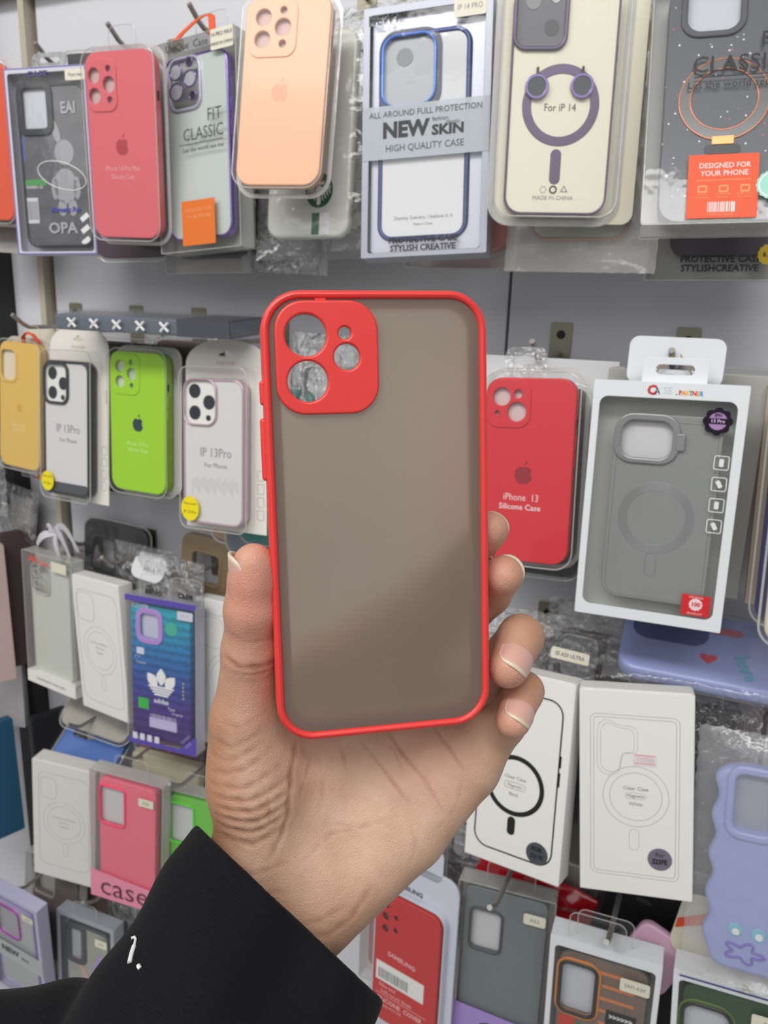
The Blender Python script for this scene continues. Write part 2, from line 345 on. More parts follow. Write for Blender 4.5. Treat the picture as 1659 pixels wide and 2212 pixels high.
# ---------------------------------------------------------------- the setting: the panelled display wall
YW = 0.75
PANEL = pm('white_laminate', (216, 216, 222), 0.38, 0, 0.1, 0.02, 6)
BEIGE = pm('beige_trim', (186, 178, 160), 0.5); BLACKP = pm('black_post', (16, 16, 18), 0.35)
def sbox(name, x0, x1, y0, y1, z0, z1, mat, bev=0.0, label=None, parent=None):
    mb = MB().box(x0, x1, y0, y1, z0, z1); o = solid(name, mb, mat, label, None, None, 'structure' if not parent else None, parent)
    return o
wall = sbox('wall_back', -2.2, 1.3, YW + .02, YW + .05, -0.05, 2.5, pm('dark_backing', (40, 38, 36), .8), label='dark backing behind the white display panels')
for x0, x1, lb in ((-0.797, -0.2195, 'wide white laminate panel between beige trim and dark seam'), (-0.2165, 1.3, 'white laminate panel right of the dark seam'), (-0.868, -0.8155, 'narrow white laminate strip beside the black post'), (-2.2, -0.905, 'white laminate panel left of the black post')):
    sbox('panel', x0, x1, YW, YW + .02, 0.0, 1.824, PANEL, label=lb, parent=wall)
sbox('trim_1', -0.812, -0.803, YW - .012, YW + .02, 0.0, 1.83, BEIGE, label='beige vertical trim strip at left of the wide panel')
sbox('trim_2', -0.905, -0.868, YW - .025, YW + .02, 0.0, 1.83, BLACKP, label='black vertical post at the far left of the display')
sbox('trim_3', -2.2, 1.3, YW - .02, YW + .02, 1.824, 1.86, BEIGE, label='beige ledge running along the top of the display wall')
sbox('wall_upper', -2.2, 1.3, YW, YW + .02, 1.86, 2.5, pm('upper_wall', (150, 152, 140), .7), label='grey green wall above the beige ledge')
sbox('floor', -2.2, 1.3, -2.5, YW + .05, -0.05, 0.0, pm('floor_tile', (170, 168, 162), .35), label='pale shop floor below the display')
sbox('ceiling', -2.2, 1.3, -2.5, YW + .05, 2.85, 2.9, pm('ceiling_white', (225, 225, 222), .8), label='white shop ceiling')

# ---------------------------------------------------------------- wire display hooks: bracket plate, screw, rod with an upturned tip
BRASSY = pm('bracket_metal', (150, 146, 128), 0.38, 0.75); SCREW = pm('screw_dark', (48, 46, 42), 0.4, 0.7)
def hook(x, zr, ytip, label, up=14, zb=None, plate=True):
    root = bpy.data.objects.new('display_hook', None); C.objects.link(root); root.location = (x, YW, zr)
    tag(root, label, 'hook', 'wire hooks on the display wall'); zb = zb or 23
    def p(nm, mb, mat, sm=False):
        o = bpy.data.objects.new(nm, mb.mesh(nm, mat, sm)); C.objects.link(o); o.parent = root; return o
    if plate:
        b = p('bracket_plate', MB().plate([rr(0, zb - 17, 20, 44, 2, 3)], -1.6, 1.6, .3), BRASSY)
        sc = MB().plate([ci(0, zb - 6, 4.0, n=16)], -2.6, 1.0, .3); s_ = p('screw', sc, SCREW); s_.parent = b
    L = (YW - ytip) * 1000
    pts = [(0, -1, 0), (0, -L + 22, 0), (0, -L + 14, up * .25), (0, -L, up)]
    p('rod', MB().tube(pts, 2.4, 10), WIRE, True)
R1, R2, R3_, R4, R5 = 1.728, 1.460, 1.187, 0.948, 0.70
for x, z, yt, lb in (
    (-0.70, R1, .655, 'wire hook with upturned tip above the purple edged box'),
    (-0.60, R1 + .006, .650, 'wire hook with upturned tip above the coral case'),
    (-0.50, R1 + .01, .645, 'wire hook holding the orange ribbon in the top row'),
    (-0.375, 1.775, .60, 'wire hook behind the peach case'), (-0.24, 1.765, .60, 'wire hook behind the silver framed box'),
    (-0.125, 1.765, .60, 'wire hook behind the ivory case'), (-0.02, 1.765, .60, 'wire hook behind the speckled grey case'),
    (-0.765, R2, .655, 'wire hook above the yellow case'), (-0.67, R2, .655, 'wire hook through the black framed pack'),
    (-0.579, R2, .665, 'wire hook above the lime green case'), (-0.47, R2 - .002, .64, 'wire hook through the pink framed pack'),
    (-0.166, R2, .645, 'wire hook with bright tip above the red case on the wall'), (-0.055, R2, .61, 'wire hook through the white tab of the grey case box'),
    (-0.755, R3_, .70, 'wire hook behind the white ribbon bow'), (-0.664, R3_, .665, 'wire hook above the blue and purple printed box'),
    (-0.56, R3_, .66, 'wire hook above the lettered clear tabs'),
    (-0.155, R3_, .62, 'wire hook below the red case on the wall, tangled in clear bags'), (-0.045, R3_ + .006, .60, 'wire hook beside the lavender case lying flat'),
    (0.07, R3_ , .60, 'wire hook behind the lavender case at right edge'),
    (-0.74, R4, .665, 'wire hook above the lowest left white outline box'), (-0.625, R4, .64, 'wire hook above the pink case box'),
    (-0.54, R4, .622, 'wire hook above the green case box'), (-0.25, .993, .60, 'wire hook behind the red covered card pack'),
    (-0.14, .997, .550, 'wire hook poking out in front of the grey case box'), (-0.045, .992, .562, 'wire hook through the two clear tabs'),
    (0.06, .986, .57, 'wire hook through the cream card at lower right'),
    (-0.82, R5, .62, 'wire hook at lower left above the lilac box'), (-0.715, R5, .645, 'wire hook above the dark striped case box')):
    hook(x, z, yt, lb)

# ---------------------------------------------------------------- the case held up in the hand
RED = pm('red_rubber', (226, 58, 54), 0.42, 0, 0.15, 0.02, 300, sss=0.05)
def frosted():
    m = bpy.data.materials.new('smoky_frosted_plastic'); m.use_nodes = True; nt = m.node_tree; n = nt.nodes; n.remove(n['Principled BSDF']); out = n['Material Output']
    tc = n.new('ShaderNodeTexCoord'); nz = n.new('ShaderNodeTexNoise'); nz.inputs['Scale'].default_value = 2600; nt.links.new(tc.outputs['Object'], nz.inputs['Vector'])
    bp = n.new('ShaderNodeBump'); bp.inputs['Strength'].default_value = 0.08; bp.inputs['Distance'].default_value = 0.0005; nt.links.new(nz.outputs['Fac'], bp.inputs['Height'])
    rf = n.new('ShaderNodeBsdfRefraction'); rf.inputs['Roughness'].default_value = 0.55; rf.inputs['IOR'].default_value = 1.35; rf.inputs['Color'].default_value = (0.98, 0.93, 0.87, 1)
    df = n.new('ShaderNodeBsdfDiffuse'); df.inputs[0].default_value = lin((214, 198, 182))
    tl = n.new('ShaderNodeBsdfTranslucent'); tl.inputs[0].default_value = lin((236, 222, 206))
    gl = n.new('ShaderNodeBsdfGlossy'); gl.inputs['Roughness'].default_value = 0.45; nt.links.new(bp.outputs['Normal'], gl.inputs['Normal'])
    a = n.new('ShaderNodeMixShader'); a.inputs[0].default_value = 0.55; nt.links.new(df.outputs[0], a.inputs[1]); nt.links.new(tl.outputs[0], a.inputs[2])
    b = n.new('ShaderNodeMixShader'); b.inputs[0].default_value = 0.60; nt.links.new(a.outputs[0], b.inputs[1]); nt.links.new(rf.outputs[0], b.inputs[2])
    c = n.new('ShaderNodeMixShader'); c.inputs[0].default_value = 0.03; nt.links.new(b.outputs[0], c.inputs[1]); nt.links.new(gl.outputs[0], c.inputs[2])
    nt.links.new(c.outputs[0], out.inputs[0]); return m
H = K('phone_case', 'large smoky translucent phone case with red rim, held up in the hand', 'phone case', POSE['held'])
hw, hh = H.w, H.h
hol = [ci(-23.4, 61, 6.75, n=40), ci(-23.2, 46.3, 6.6, n=40), ci(-10.7, 61.6, 2.05), ci(-10.2, 54, 4.25, n=32)]
H.plate('back_plate', [rr(0, 0, hw - 4.6, hh - 4.6, 10.6, 10)] + hol, 1.1, 1.2, frosted(), 0.2, label='smoky grey brown frosted back plate')
rim = H.put('rim', MB().plate([rr(0, 0, hw, hh, 13, 12), rr(0, 0, hw - 5.4, hh - 5.4, 10.3, 12)], 0, 10.5, 1.3), RED, 'red rubber rim', None, True)
H.plate('red_glow_ledge', [rr(0, 0, hw - 5, hh - 5, 10.5, 10), rr(0, 0, hw - 11.5, hh - 11.5, 7.5, 10)], 2.9, 3.5, RED, .8, rim)  # added ledge, stands in for the red glow scattered along the plate edge
H.plate('camera_guard', [rr(-16.6, 53.8, 33.6, 36.4, 9.5, 10)] + hol, -0.9, 2.1, RED, 0.7, label='raised red camera surround with four holes')
H.put('rim_bridge', MB().box(-20, -16.5, .6, 2.0, 71, 73.5), RED, None, rim)
H.put('volume_button', MB().plate([rr(0, 0, 2.4, 20.5, 1.0, 4)], 0, 5, 1.0), RED, None, rim, True).location = (-0.0378, .003, 0.0245)
H.put('volume_button', MB().plate([rr(0, 0, 2.0, 8, 1.0, 4)], 0, 5, .9), RED, None, rim, True).location = (-0.0377, .003, 0.043)
H.put('power_button', MB().plate([rr(0, 0, 2.0, 13, 1.0, 4)], 0, 5, .9), RED, None, rim, True).location = (0.0377, .003, 0.024)

# ================================================================ TOP ROW
G1 = 'phone case packs in the top row'
k = K('phone_case_pack', 'orange red silicone phone case cut off by the left edge, top row', 'phone case', POSE['orange_case'], G1)
silicone(k, (232, 88, 52), holes_pro(-19, 52), (-18, 52, 36, 44)); blister(k, k.w + 6, k.h + 7, 13)
hang_tab(k)

k = K('phone_case_box', 'window box with thin purple outline holding a black framed dark print case', 'phone case', POSE['purple_box'], G1)
PUR = pm('violet_line', (84, 66, 168), .4)
window_box(k, pm('frosty_card', (205, 204, 216), .4), (0.5, -1, k.w - 7, k.h - 8), 16, r=3, back=pm('white_liner', (205, 206, 214), .6))
k.plate('violet_outline', [quad(-k.w / 2 + .3, -k.h / 2 + .3, k.w / 2 - .3, k.h / 2 - .3), quad(-k.w / 2 + 1.3, -k.h / 2 + 1.3, k.w / 2 - 1.3, k.h / 2 - 1.3)], -.1, .2, PUR)
DARKP = pm('smoky_print', (92, 92, 98), .3, 0, .4, 0.5, 60)
BLK = pm('black_rubber', (34, 38, 44), .4, 0, .2)
bumper(k, 3, -3.5, 78, 156, 2.5, BLK, DARKP, 3.2, camera=(-15, 51.5, 40, 50, 10), cam_back=pm('cam_white', (196, 200, 208), .5), ringw=6.5)
k.text([('EAI', 22, 51, 15, dict(weight=.03, sx=.8)), ('OPA', 7, -63, 15, dict(weight=.03, sx=1.1))], pm('grey_print', (170, 172, 178), .4), 2.6)
k.text([('RA0001-23', -22, -22.5, 4.2), ], WHITE_INK, 2.6)
k.text([('Magnetic Fun', 12, -45, 7, dict(weight=.04, sx=.9))], pm('blue_ink', (62, 66, 160), .4), 2.6)
k.text([('CASE', -8, 82.5, 6.5, dict(weight=.05, sx=1.5)), ], pm('blue_ink2', (70, 70, 120), .4), -.2)
k.plate('green_tag', [quad(-34, -20.5, -9, -15)], 3.3, .2, pm('green_ink', (74, 150, 80), .5)); k.plate('blue_tag', [quad(-35, 3, -30.5, 26)], 3.3, .2, pm('blue_tag_ink', (86, 98, 168), .5))
k.plate('barcode_patch', [rr(-27, -45, 14, 25, 1)], 3.3, .2, pm('barcode_bg', (206, 208, 212), .5)); bars(k, -33, -54, -21, -36, 3.1, GREY_INK, 3)
for i in range(3): k.plate('white_stripe', [rot(quad(27, -55 - i * 11.5, 37, -50 - i * 11.5), .6, 32, -52 - i * 11.5)], 3.2, .2, WHITE_INK)
k.plate('model_sticker', [rr(34, 80, 22, 10, 1.5)], -.3, .25, STICKER, .1); k.text([('14 pro max', 34, 80, 4.6, dict(sx=.75))], INK, -.4)
# plain jointed grey figure printed in the centre of the case
mbf = MB()
for P in (ci(14, 10, 11, 12), ci(13, -22, 13, 17), ci(1, -24, 4, 11), ci(26, -24, 4, 11), ci(8, -43, 5, 8), ci(20, -43, 5, 8), rot(ci(6, 30, 4, 12), .3, 6, 30)): mbf.plate([P], 3.0, .4, .15)
k.put('printed_figure', mbf, pm('figure_grey', (160, 160, 165), .35), 'plain grey figure print')
k.tube('printed_orbit', [(10 + 27 * math.cos(a) , 2.9, -12 + 13 * math.sin(a) - 6 * math.cos(a)) for a in [i * math.pi / 16 for i in range(32)]], .55, WHITE_INK, None, True)
hang_tab(k, 2, None, 40, 15, pm('silver_foil', (150, 150, 152), .25, .8, bump=.5, scale=150), 8)

k = K('phone_case_pack', 'coral red silicone phone case with camera holes between purple outlined box and clear box', 'phone case', POSE['coral_case'], G1)
silicone(k, (224, 104, 112), holes_pro(-19.5, 51, 1.0), (-19, 51, 33, 43), logo=(0, 1.5, 18), logo_col=(180, 62, 70), lines=[('iPhone 14 Pro Max', -1, -18.5, 6.4, dict(sx=.8)), ('Silicone Case', -1.2, -25.5, 6.2, dict(sx=.8))], line_col=(236, 168, 172), liner=(206, 176, 178))
blister(k, k.w + 5, k.h + 6, 14, -3)
hang_tab(k, -2, None, 30, 22, y=9)

k = K('phone_case_box', 'clear box with iridescent purple chrome case and orange label, top row', 'phone case', push(POSE['unique_box'], 1.02), G1)
clear_box(k, 22, backmat=pm('pearl_card', (188, 192, 186), .45))
PCH = pm('purple_chrome', (140, 116, 190), .18, .85)
IRI = pm('iridescent_panel', (208, 220, 214), .14, .15, .8, .10, 14)
bumper(k, -2, -1, 74, 160, 4, PCH, IRI, 2.2, camera=(-14, 55, 38, 46, 10), cam_mat=pm('lilac_plate', (196, 192, 216), .2, .3, .6), ringw=2.5)
for a, b, r_ in ((-23, 66, 7.5), (-23, 49, 8), (-6.5, 58, 7.5), (-7, 72, 4.5), (-4, 43, 4.5)):
    k.plate('lens_ring', [ci(a, b, r_), ci(a, b, r_ - 1.2)], 1.8, 1.4, PCH, .3); k.plate('lens_disc', [ci(a, b, r_ - 1)], 2.6, .4, pm('lens_pale', (176, 180, 186), .2) if r_ > 5 and b != 72 else GLASS_LENS)
k.text([('UniQue  Case', -7, 84.5, 9, dict(sx=.95, rot_=-.02))], INK, -.2)
k.text([('FIT', 22, 23, 15, dict(sx=.85)), ('CLASSIC', 8.5, 9, 15, dict(sx=.84)), ('Let the world see me', 8, -3.5, 6, dict(sx=.9))], pm('grey_dark_ink', (70, 74, 74), .5), -.2)
k.plate('printed_rule', [quad(-20, 1, 31, 1.6)], -.2, .15, INK)
ORG = pm('orange_label', (226, 116, 40), .5); k.plate('orange_label', [quad(-20, -87, 19, -47.5)], -.3, .3, ORG)
k.text([('DESIGNED FOR', 0, -56, 4.6), ('YOUR PHONE', 0, -62, 4.6)], pm('pale_orange', (240, 160, 110), .5), -.42)
k.plate('model_sticker', [rr(33, 83.5, 25, 17, 1.5)], -.3, .25, STICKER, .1); k.text([('14 PRO MAX', 33, 87, 4.9, dict(sx=.85)), ('MADE IN CHINA', 33, 79.5, 3.8, dict(sx=.85))], INK, -.45)
hang_tab(k, 14, None, 36, 20, y=10)
orib = MB()
for s0 in (0, 1):
    pts = [(8 + s0 * 3, 8, 98), (2 + s0 * 18, 2, 92), (-12 + s0 * 34, 0, 84 - s0 * 4), (-20 + s0 * 40, 0, 79 - s0 * 2)]
    for (x0, y0, z0), (x1, y1, z1) in zip(pts, pts[1:]): orib.add([(x0 - 3, y0, z0), (x0 + 4, y0, z0), (x1 + 4, y1, z1), (x1 - 3, y1, z1), (x0 - 3, y0 + 1, z0), (x0 + 4, y0 + 1, z0), (x1 + 4, y1 + 1, z1), (x1 - 3, y1 + 1, z1)], [(0, 1, 2, 3), (7, 6, 5, 4), (0, 3, 7, 4), (1, 5, 6, 2)])
k.put('orange_ribbon', orib, pm('ribbon_orange', (232, 92, 40), .5), 'orange ribbon looped over the hook').location = (0, 0, .012)

k = K('phone_case_pack', 'peach silicone phone case tilted forward, cut off by the top edge', 'phone case', POSE['peach_case'], G1)
silicone(k, (240, 178, 138), holes_pro(-11.5, 47), (-11.5, 47, 40, 44), dep=11, logo=(-2.5, 0, 18), logo_col=(228, 158, 120), lines=[('iPhone 14 Pro', -4, -20.5, 6, dict(sx=.85)), ('Silicone Case', -4, -27, 6, dict(sx=.85))], line_col=(248, 200, 168), liner=(206, 176, 170))
blister(k, k.w + 5, k.h + 6, 17, -3, mat=film('dull_film', .015, .2, .15, 16, .22)); hang_tab(k)

k = K('phone_case_bag', 'white phone case with round green emblem in a crinkled bag behind the peach case', 'phone case', push(POSE['green_logo_case'], 1.03), G1)
c = k.put('phone_case', MB().plate([rr(0, 0, k.w, k.h, 12)], 0, 10, 2.5), pm('milky_white', (214, 216, 208), .4, 0, .3), None, None, True)
GRN = pm('emblem_green', (22, 92, 66), .4); ex, ez = 10, -45.5
k.plate('round_emblem', [ci(ex, ez, 12.5, 14.5, 40)], -.2, .3, GRN, 0, c, 'green and white round emblem with a long haired crowned woman')
em = MB()
em.plate([ci(ex, ez - .5, 3.2, 4.4)], -.35, .2)                                     # face
for s1 in (-1, 1):
    for q in range(4):                                                            # strands of hair and the two tails
        x0 = 3.6 + q * 2.1; P = [(x0 + .9 * math.sin(t * 1.1 + q), 3.5 - t * 2.0) for t in range(0, 7 - q)]
        P = [(a, b) for a, b in P if math.hypot(a / 11.4, b / 13.4) < 1]
        if len(P) > 1: em.plate([[(ex + s1 * a, ez + b) for a, b in P] + [(ex + s1 * (a + .85), ez + b) for a, b in P[::-1]]], -.35, .2)
em.plate([star(ex, ez + 9.5, 2.6, 1.1, 5)], -.35, .2); em.plate([[(ex - 4, ez + 4.6), (ex - 4.6, ez + 7.6), (ex, ez + 6.2), (ex + 4.6, ez + 7.6), (ex + 4, ez + 4.6)]], -.35, .2)
em.plate([rr(ex, ez - 8.5, 3.6, 7, 1.5)], -.35, .2)
k.put('emblem_figure', em, WHITE_INK, None, c)
k.plate('green_stripe', [quad(4.5, -82, 11.5, -64)], -.2, .3, pm('stripe_green', (66, 120, 94), .5), 0, c); k.plate('white_stripe', [quad(11.5, -82, 21, -64)], -.2, .3, WHITE_INK, 0, c)
k.plate('yellow_tag', [quad(31, -18, 36, 8)], 9, .3, pm('yellow_tag', (206, 186, 70), .5), 0, c)
k.put('crinkled_bag', MB().pillow(4, -4, 106, 196, 20, -6, 5, 1.6), film('thin_bag_film', .015, .06, .6, 45, 1.2), None, None, True)

k = K('phone_case_box', 'large silver framed window box with blue edged clear case and grey text band', 'phone case', POSE['newskin_box'], G1)
SIL = pm('silver_card', (158, 161, 172), .35, .25); BLU = pm('blue_anodised', (40, 56, 108), .25, .45); BLU2 = pm('bright_blue', (86, 140, 232), .2, .5)
window_box(k, SIL, (0, -1, k.w - 10.5, k.h - 9), 20, r=2, back=pm('silver_back', (190, 192, 204), .45))
k.plate('tray', [rr(0, -1, k.w - 12, k.h - 11, 3), rr(-1, -3, 70, 152, 13)], 5, 1.0, pm('tray_silver', (178, 180, 194), .3, .3), .3)
CLR = pm('clear_back', (206, 208, 212), .16, 0, .9)
bumper(k, -2, -3, 71, 152, 3, BLU, CLR, 3.6, camera=(-14, 45.5, 43, 53, 12), cam_mat=BLU2, cam_back=pm('cam_grey', (168, 172, 178), .3), ringw=1.8)
k.plate('camera_bezel', [rr(-13, 45, 49, 60, 14), rr(-14, 45.5, 42, 52, 12)], 3.2, 1.0, pm('navy_bezel', (44, 52, 78), .3))
k.plate('printed_lens', [ci(-18, 56, 6.5)], 5.2, .3, GREY_INK)
k.plate('text_band', [quad(-k.w / 2 + .5, -19, k.w / 2 - .5, 20)], -.35, .2, film('grey_band', .62, .25, .05, 20, 1, hazecol=(196, 204, 212)))
k.text([('ALL AROUND FULL PROTECTION', 0, 13.5, 6.2, dict(sx=.93)), ('HIGH QUALITY CASE', 0, -11.5, 7.0, dict(sx=.92)), ('fashion', 12, 7.2, 4.4), ('classic', 21.5, 4.2, 4.4)], pm('dark_ink', (64, 66, 70), .5), -.5)
k.text([('NEW', -15, 1.5, 15.5, dict(weight=.045, sx=1.0)), ('SKIN', 18, -1, 10, dict(weight=.04, sx=1.15))], INK, -.55)
k.text([('NEWT', -33, 82, 10.5, dict(sx=.82))], pm('dark_ink', (64, 66, 70), .5), -.3)
k.text([('PROTECTIVE CASE', 0, -79.5, 6.2, dict(weight=.03, sx=1.05)), ('STYLISH CREATIVE', 0, -85.5, 6.2, dict(weight=.03, sx=1.0))], INK, -.1)
k.text([('Destiny Scenery, I believe in it', -1, -62, 4, dict(sx=.95)), ('Made in China', -1, -67, 2.6)], GREY_INK, 3.8)
k.plate('model_sticker', [rr(32.5, 83, 24, 13, 1.5)], -.3, .25, STICKER, .1); k.text([('IP 14 PRO', 32.5, 83, 5.6, dict(sx=.8))], GREY_INK, -.42)

k = K('phone_case_pack', 'ivory phone case with purple chrome ring and two lenses forming a smile', 'phone case', POSE['ivory_card'], G1)
PCH2 = pm('dusky_chrome', (92, 80, 104), .3, .7); IV = pm('ivory_liner', (232, 228, 206), .45)
k.plate('backing_card', [rr(6, 0, k.w + 8, k.h + 2, 8)], 13, .8, IV, .2)
bumper(k, -1.5, -2, 71, 148, 2, PCH2, IV, 1.4, camera=(-18.5, 51, 37, 44, 9), cam_back=pm('cam_dark_grey', (96, 98, 104), .3), ringw=2.6)
for a, b, m_ in ((-24, 60, GREY_INK), (-11, 44, pm('lens_grey', (70, 72, 78), .15)), (-9, 62, pm('flash_pale', (190, 192, 188), .3))): k.plate('printed_lens', [ci(a, b, 5 if a != -9 else 3)], 4.2, .3, m_)
k.plate('magnetic_ring', [ci(-1.7, -5, 26.2, n=48), ci(-1.7, -5, 20, n=48)], 2.6, .8, PCH2, .25)
for a, b in ((-18.7, 6.3), (11.8, 6.8)):
    lr = k.plate('lens_ring', [ci(a, b, 8), ci(a, b, 6)], 0.0, 2.4, pm('violet_ring', (118, 104, 156), .25, .6), .4)
    k.plate('lens_glass', [ci(a, b, 6.2)], .6, 1.2, GLASS_LENS, 0, lr); k.plate('lens_tab', [rr(a, b + 10, 1.8, 5, .8)], 1.0, .4, INK, 0, lr)
k.plate('magnet_bar', [rr(-2.6, -44.5, 7.4, 23, 3.6)], 2.6, .8, PCH2, .3)
k.text([('For iP 14', -2, -6.5, 7, dict(sx=.85)), ], pm('dark_ink', (64, 66, 70), .5), 2.8)
k.text([('MADE IN CHINA', -3, -65, 3.8)], GREY_INK, 2.8)
k.plate('recycling_mark', [ci(-3, -59.5, 2.8, n=14), ci(-3, -59.5, 1.7, n=14)], 2.8, .2, INK); k.plate('recycling_mark', [star(4.5, -59.5, 3.2, 1.6, 3), star(4.5, -59.5, 1.8, .9, 3)], 2.8, .2, GREY_INK); k.plate('recycling_mark', [ci(-10, -59.5, 2.6, n=6), ci(-10, -59.5, 1.9, n=6)], 2.8, .2, PALE_INK)
blister(k, k.w - 6, k.h - 3, 15, -2.5, 12, -1.5, 0, flange=4.5)
hang_tab(k)

k = K('phone_case_bag', 'bagged pale case with copper rim showing below the ivory case', 'phone case', (-0.135, .628, 1.628, .05, -.05, 0, .085, .175), G1)
COP = pm('copper_rim', (176, 124, 90), .35, .4)
bumper(k, 2, 2, 72, 160, 0, COP, pm('pale_back', (190, 192, 178), .4), 2.2)
k.put('clear_bag', MB().pillow(4, -3, 112, 196, 14, -5, 9, 1.2), HAZY, None, None, True)

k = K('phone_case_box', 'clear box with dark grey speckled case, copper ring and orange label', 'phone case', POSE['speckled_box'], G1)
clear_box(k, 22, backmat=pm('greyish_card', (176, 176, 174), .5))
def speckle():
    m = pm('speckled_slate', (84, 88, 96), .45, 0, .25); nt = m.node_tree; n = nt.nodes; b = n['Principled BSDF']; src = b.inputs['Base Color'].links[0].from_socket
    for sc, th, colr in ((260, .17, (225, 225, 225)), (190, .13, (176, 96, 92))):
        tc = n.new('ShaderNodeTexCoord'); v = n.new('ShaderNodeTexVoronoi'); v.inputs['Scale'].default_value = sc; nt.links.new(tc.outputs['Object'], v.inputs['Vector'])
        sp = n.new('ShaderNodeSeparateColor'); nt.links.new(v.outputs['Color'], sp.inputs[0])
        g = n.new('ShaderNodeMath'); g.operation = 'GREATER_THAN'; g.inputs[1].default_value = .72; nt.links.new(sp.outputs[0], g.inputs[0])
        l = n.new('ShaderNodeMath'); l.operation = 'LESS_THAN'; l.inputs[1].default_value = th; nt.links.new(v.outputs['Distance'], l.inputs[0])
        mu = n.new('ShaderNodeMath'); mu.operation = 'MULTIPLY'; nt.links.new(g.outputs[0], mu.inputs[0]); nt.links.new(l.outputs[0], mu.inputs[1])
        mx = n.new('ShaderNodeMix'); mx.data_type = 'RGBA'; mx.inputs[7].default_value = lin(colr); nt.links.new(src, mx.inputs[6]); nt.links.new(mu.outputs[0], mx.inputs[0]); src = mx.outputs[2]
    nt.links.new(src, b.inputs['Base Color']); return m
SL = speckle()
cam_h = rr(-7.5, 63, 32, 40, 9)
c = k.put('phone_case', MB().plate([rr(2, -3, 74, 160, 12), cam_h], 3, 2, .8).plate([rr(2, -3, 74, 160, 12), rr(2, -3, 71, 157, 11)], 4, 10, .8), SL, None, None, True)
k.plate('camera_ring', [rr(-7.5, 63, 40, 48, 12), cam_h], 1.4, 2.4, pm('slate_plain', (74, 76, 84), .45), .8, c)
k.plate('camera_backing', [rr(-7.5, 63, 34, 42, 8)], 7, .5, pm('cam_white', (196, 200, 208), .5))
k.plate('ring_stand', [ci(1, -3, 26.8, n=56), ci(1, -3, 20.5, n=56)], 2.4, .9, pm('ring_grey', (104, 104, 106), .25, .6), .2, c)
for r_ in (27.3, 20.6): k.plate('copper_line', [ci(1, -3, r_, n=56), ci(1, -3, r_ - .6, n=56)], 2.1, .6, pm('copper', (222, 130, 84), .25, .6), .1, c)
k.plate('copper_latch', [quad(-5, -33, 8, -27.5)], 2.0, .9, pm('latch_copper', (232, 160, 100), .3, .5), .2, c); k.plate('latch_recess', [rr(1.5, -36, 22, 6, 3)], 2.7, .5, pm('slate_dark', (58, 60, 66), .5), .1, c)
k.text([('FIT', 29, 33, 15, dict(sx=.85)), ('CLASSIC', 8, 18.5, 15.5, dict(sx=.95)), ('Let the world see me', 8, 5.5, 6.5, dict(sx=1.05))], INK, -.2)
k.plate('printed_rule', [quad(-18, 10.5, 34, 11.1)], -.2, .15, INK)
OR2 = pm('vermilion_label', (232, 84, 36), .5); PO = pm('pale_orange', (240, 160, 110), .5)
k.plate('orange_label', [quad(-18.5, -82.5, 23, -41)], -.4, .3, OR2)
k.text([('DESIGNED FOR', 3, -48.5, 4.9, dict(sx=.9)), ('YOUR PHONE', 3, -53.5, 4.9, dict(sx=.9))], WHITE_INK, -.5); k.plate('printed_rule', [quad(-13, -58, 19, -57.6)], -.5, .1, PO)
for i in range(3): k.plate('label_icon', [rr(-9.5 + i * 12.5, -63.5, 5.6, 4.6, .8), rr(-9.5 + i * 12.5, -63.5, 3.8, 2.8, .4)], -.5, .1, PO)
k.text([('Quality', -9.5, -67, 1.8), ('Guarantee', -9.5, -69, 1.8), ('Eco-Friendly', 3, -67, 1.8), ('Materials', 3, -69, 1.8), ('10,000 Drops', 15.5, -67, 1.8), ('Free Error', 15.5, -69, 1.8)], PO, -.5)
bars(k, -6, -78.5, 10, -72, -.5, WHITE_INK, 8); k.text([('4 787502 456418', 2, -80.2, 2)], PO, -.5)
k.plate('green_seal', [star(31, -62, 9.5, 8.8, 16)], -.5, .3, pm('seal_mint', (150, 214, 196), .4)); k.plate('seal_ring', [ci(31, -62, 8), ci(31, -62, 7.2)], -.6, .2, WHITE_INK)

k = K('phone_case_box', 'dark case box with black letters showing below the speckled case', 'phone case', (-0.035, .655, 1.618, .08, -.02, -.02, .104, .188), G1)
clear_box(k, 18, backmat=pm('greyish_card', (176, 176, 174), .5))
k.put('phone_case', MB().plate([rr(2, 2, 76, 158, 12)], 4, 10, 2), pm('dark_plum', (62, 56, 66), .4, 0, .3), None, None, True)
k.text([('PROTECTIVE CASE', 0, -79, 6.6, dict(weight=.03, sx=1.0)), ('STYLISHCREATIVE', 0, -85.5, 6.6, dict(weight=.03, sx=1.0))], INK, -.2)
k.plate('yellow_seal', [star(32, -76, 7.5, 6.8, 14)], -.4, .3, pm('seal_yellow', (212, 180, 40), .5)); k.text([('6.7"', 32, -76, 5, dict(weight=.02))], INK, -.5)

# ================================================================ SECOND ROW
G2 = 'phone case packs in the second row'
k = K('phone_case_pack', 'mustard yellow silicone phone case at the left edge, second row', 'phone case', POSE['yellow_case'], G2)
silicone(k, (228, 188, 92), [rr(-20, 46, 27, 34, 7)], (-20, 46, 33, 40), logo=(0, -1, 12), logo_col=(216, 168, 72), lines=[('iPhone 13 Pro', -1, -23, 5, dict(sx=.8)), ('Silicone Case', -1, -28, 5, dict(sx=.8))], line_col=(244, 226, 170), liner=(226, 214, 190))
blister(k, k.w + 5, k.h + 6, 14, -3); k.plate('backing_card', [rr(1, 5, k.w + 2, k.h + 2, 10)], 12, .8, pm('beige_card', (216, 206, 182), .5)); hang_tab(k, 10, None, 30, 20, y=8)
k.tube('orange_ribbon', [(2, 5, 72), (4, 2, 80), (12, 1, 85), (20, 3, 83), (28, 6, 74)], 3.2, pm('ribbon_orange', (232, 92, 40), .5), flat=.25)
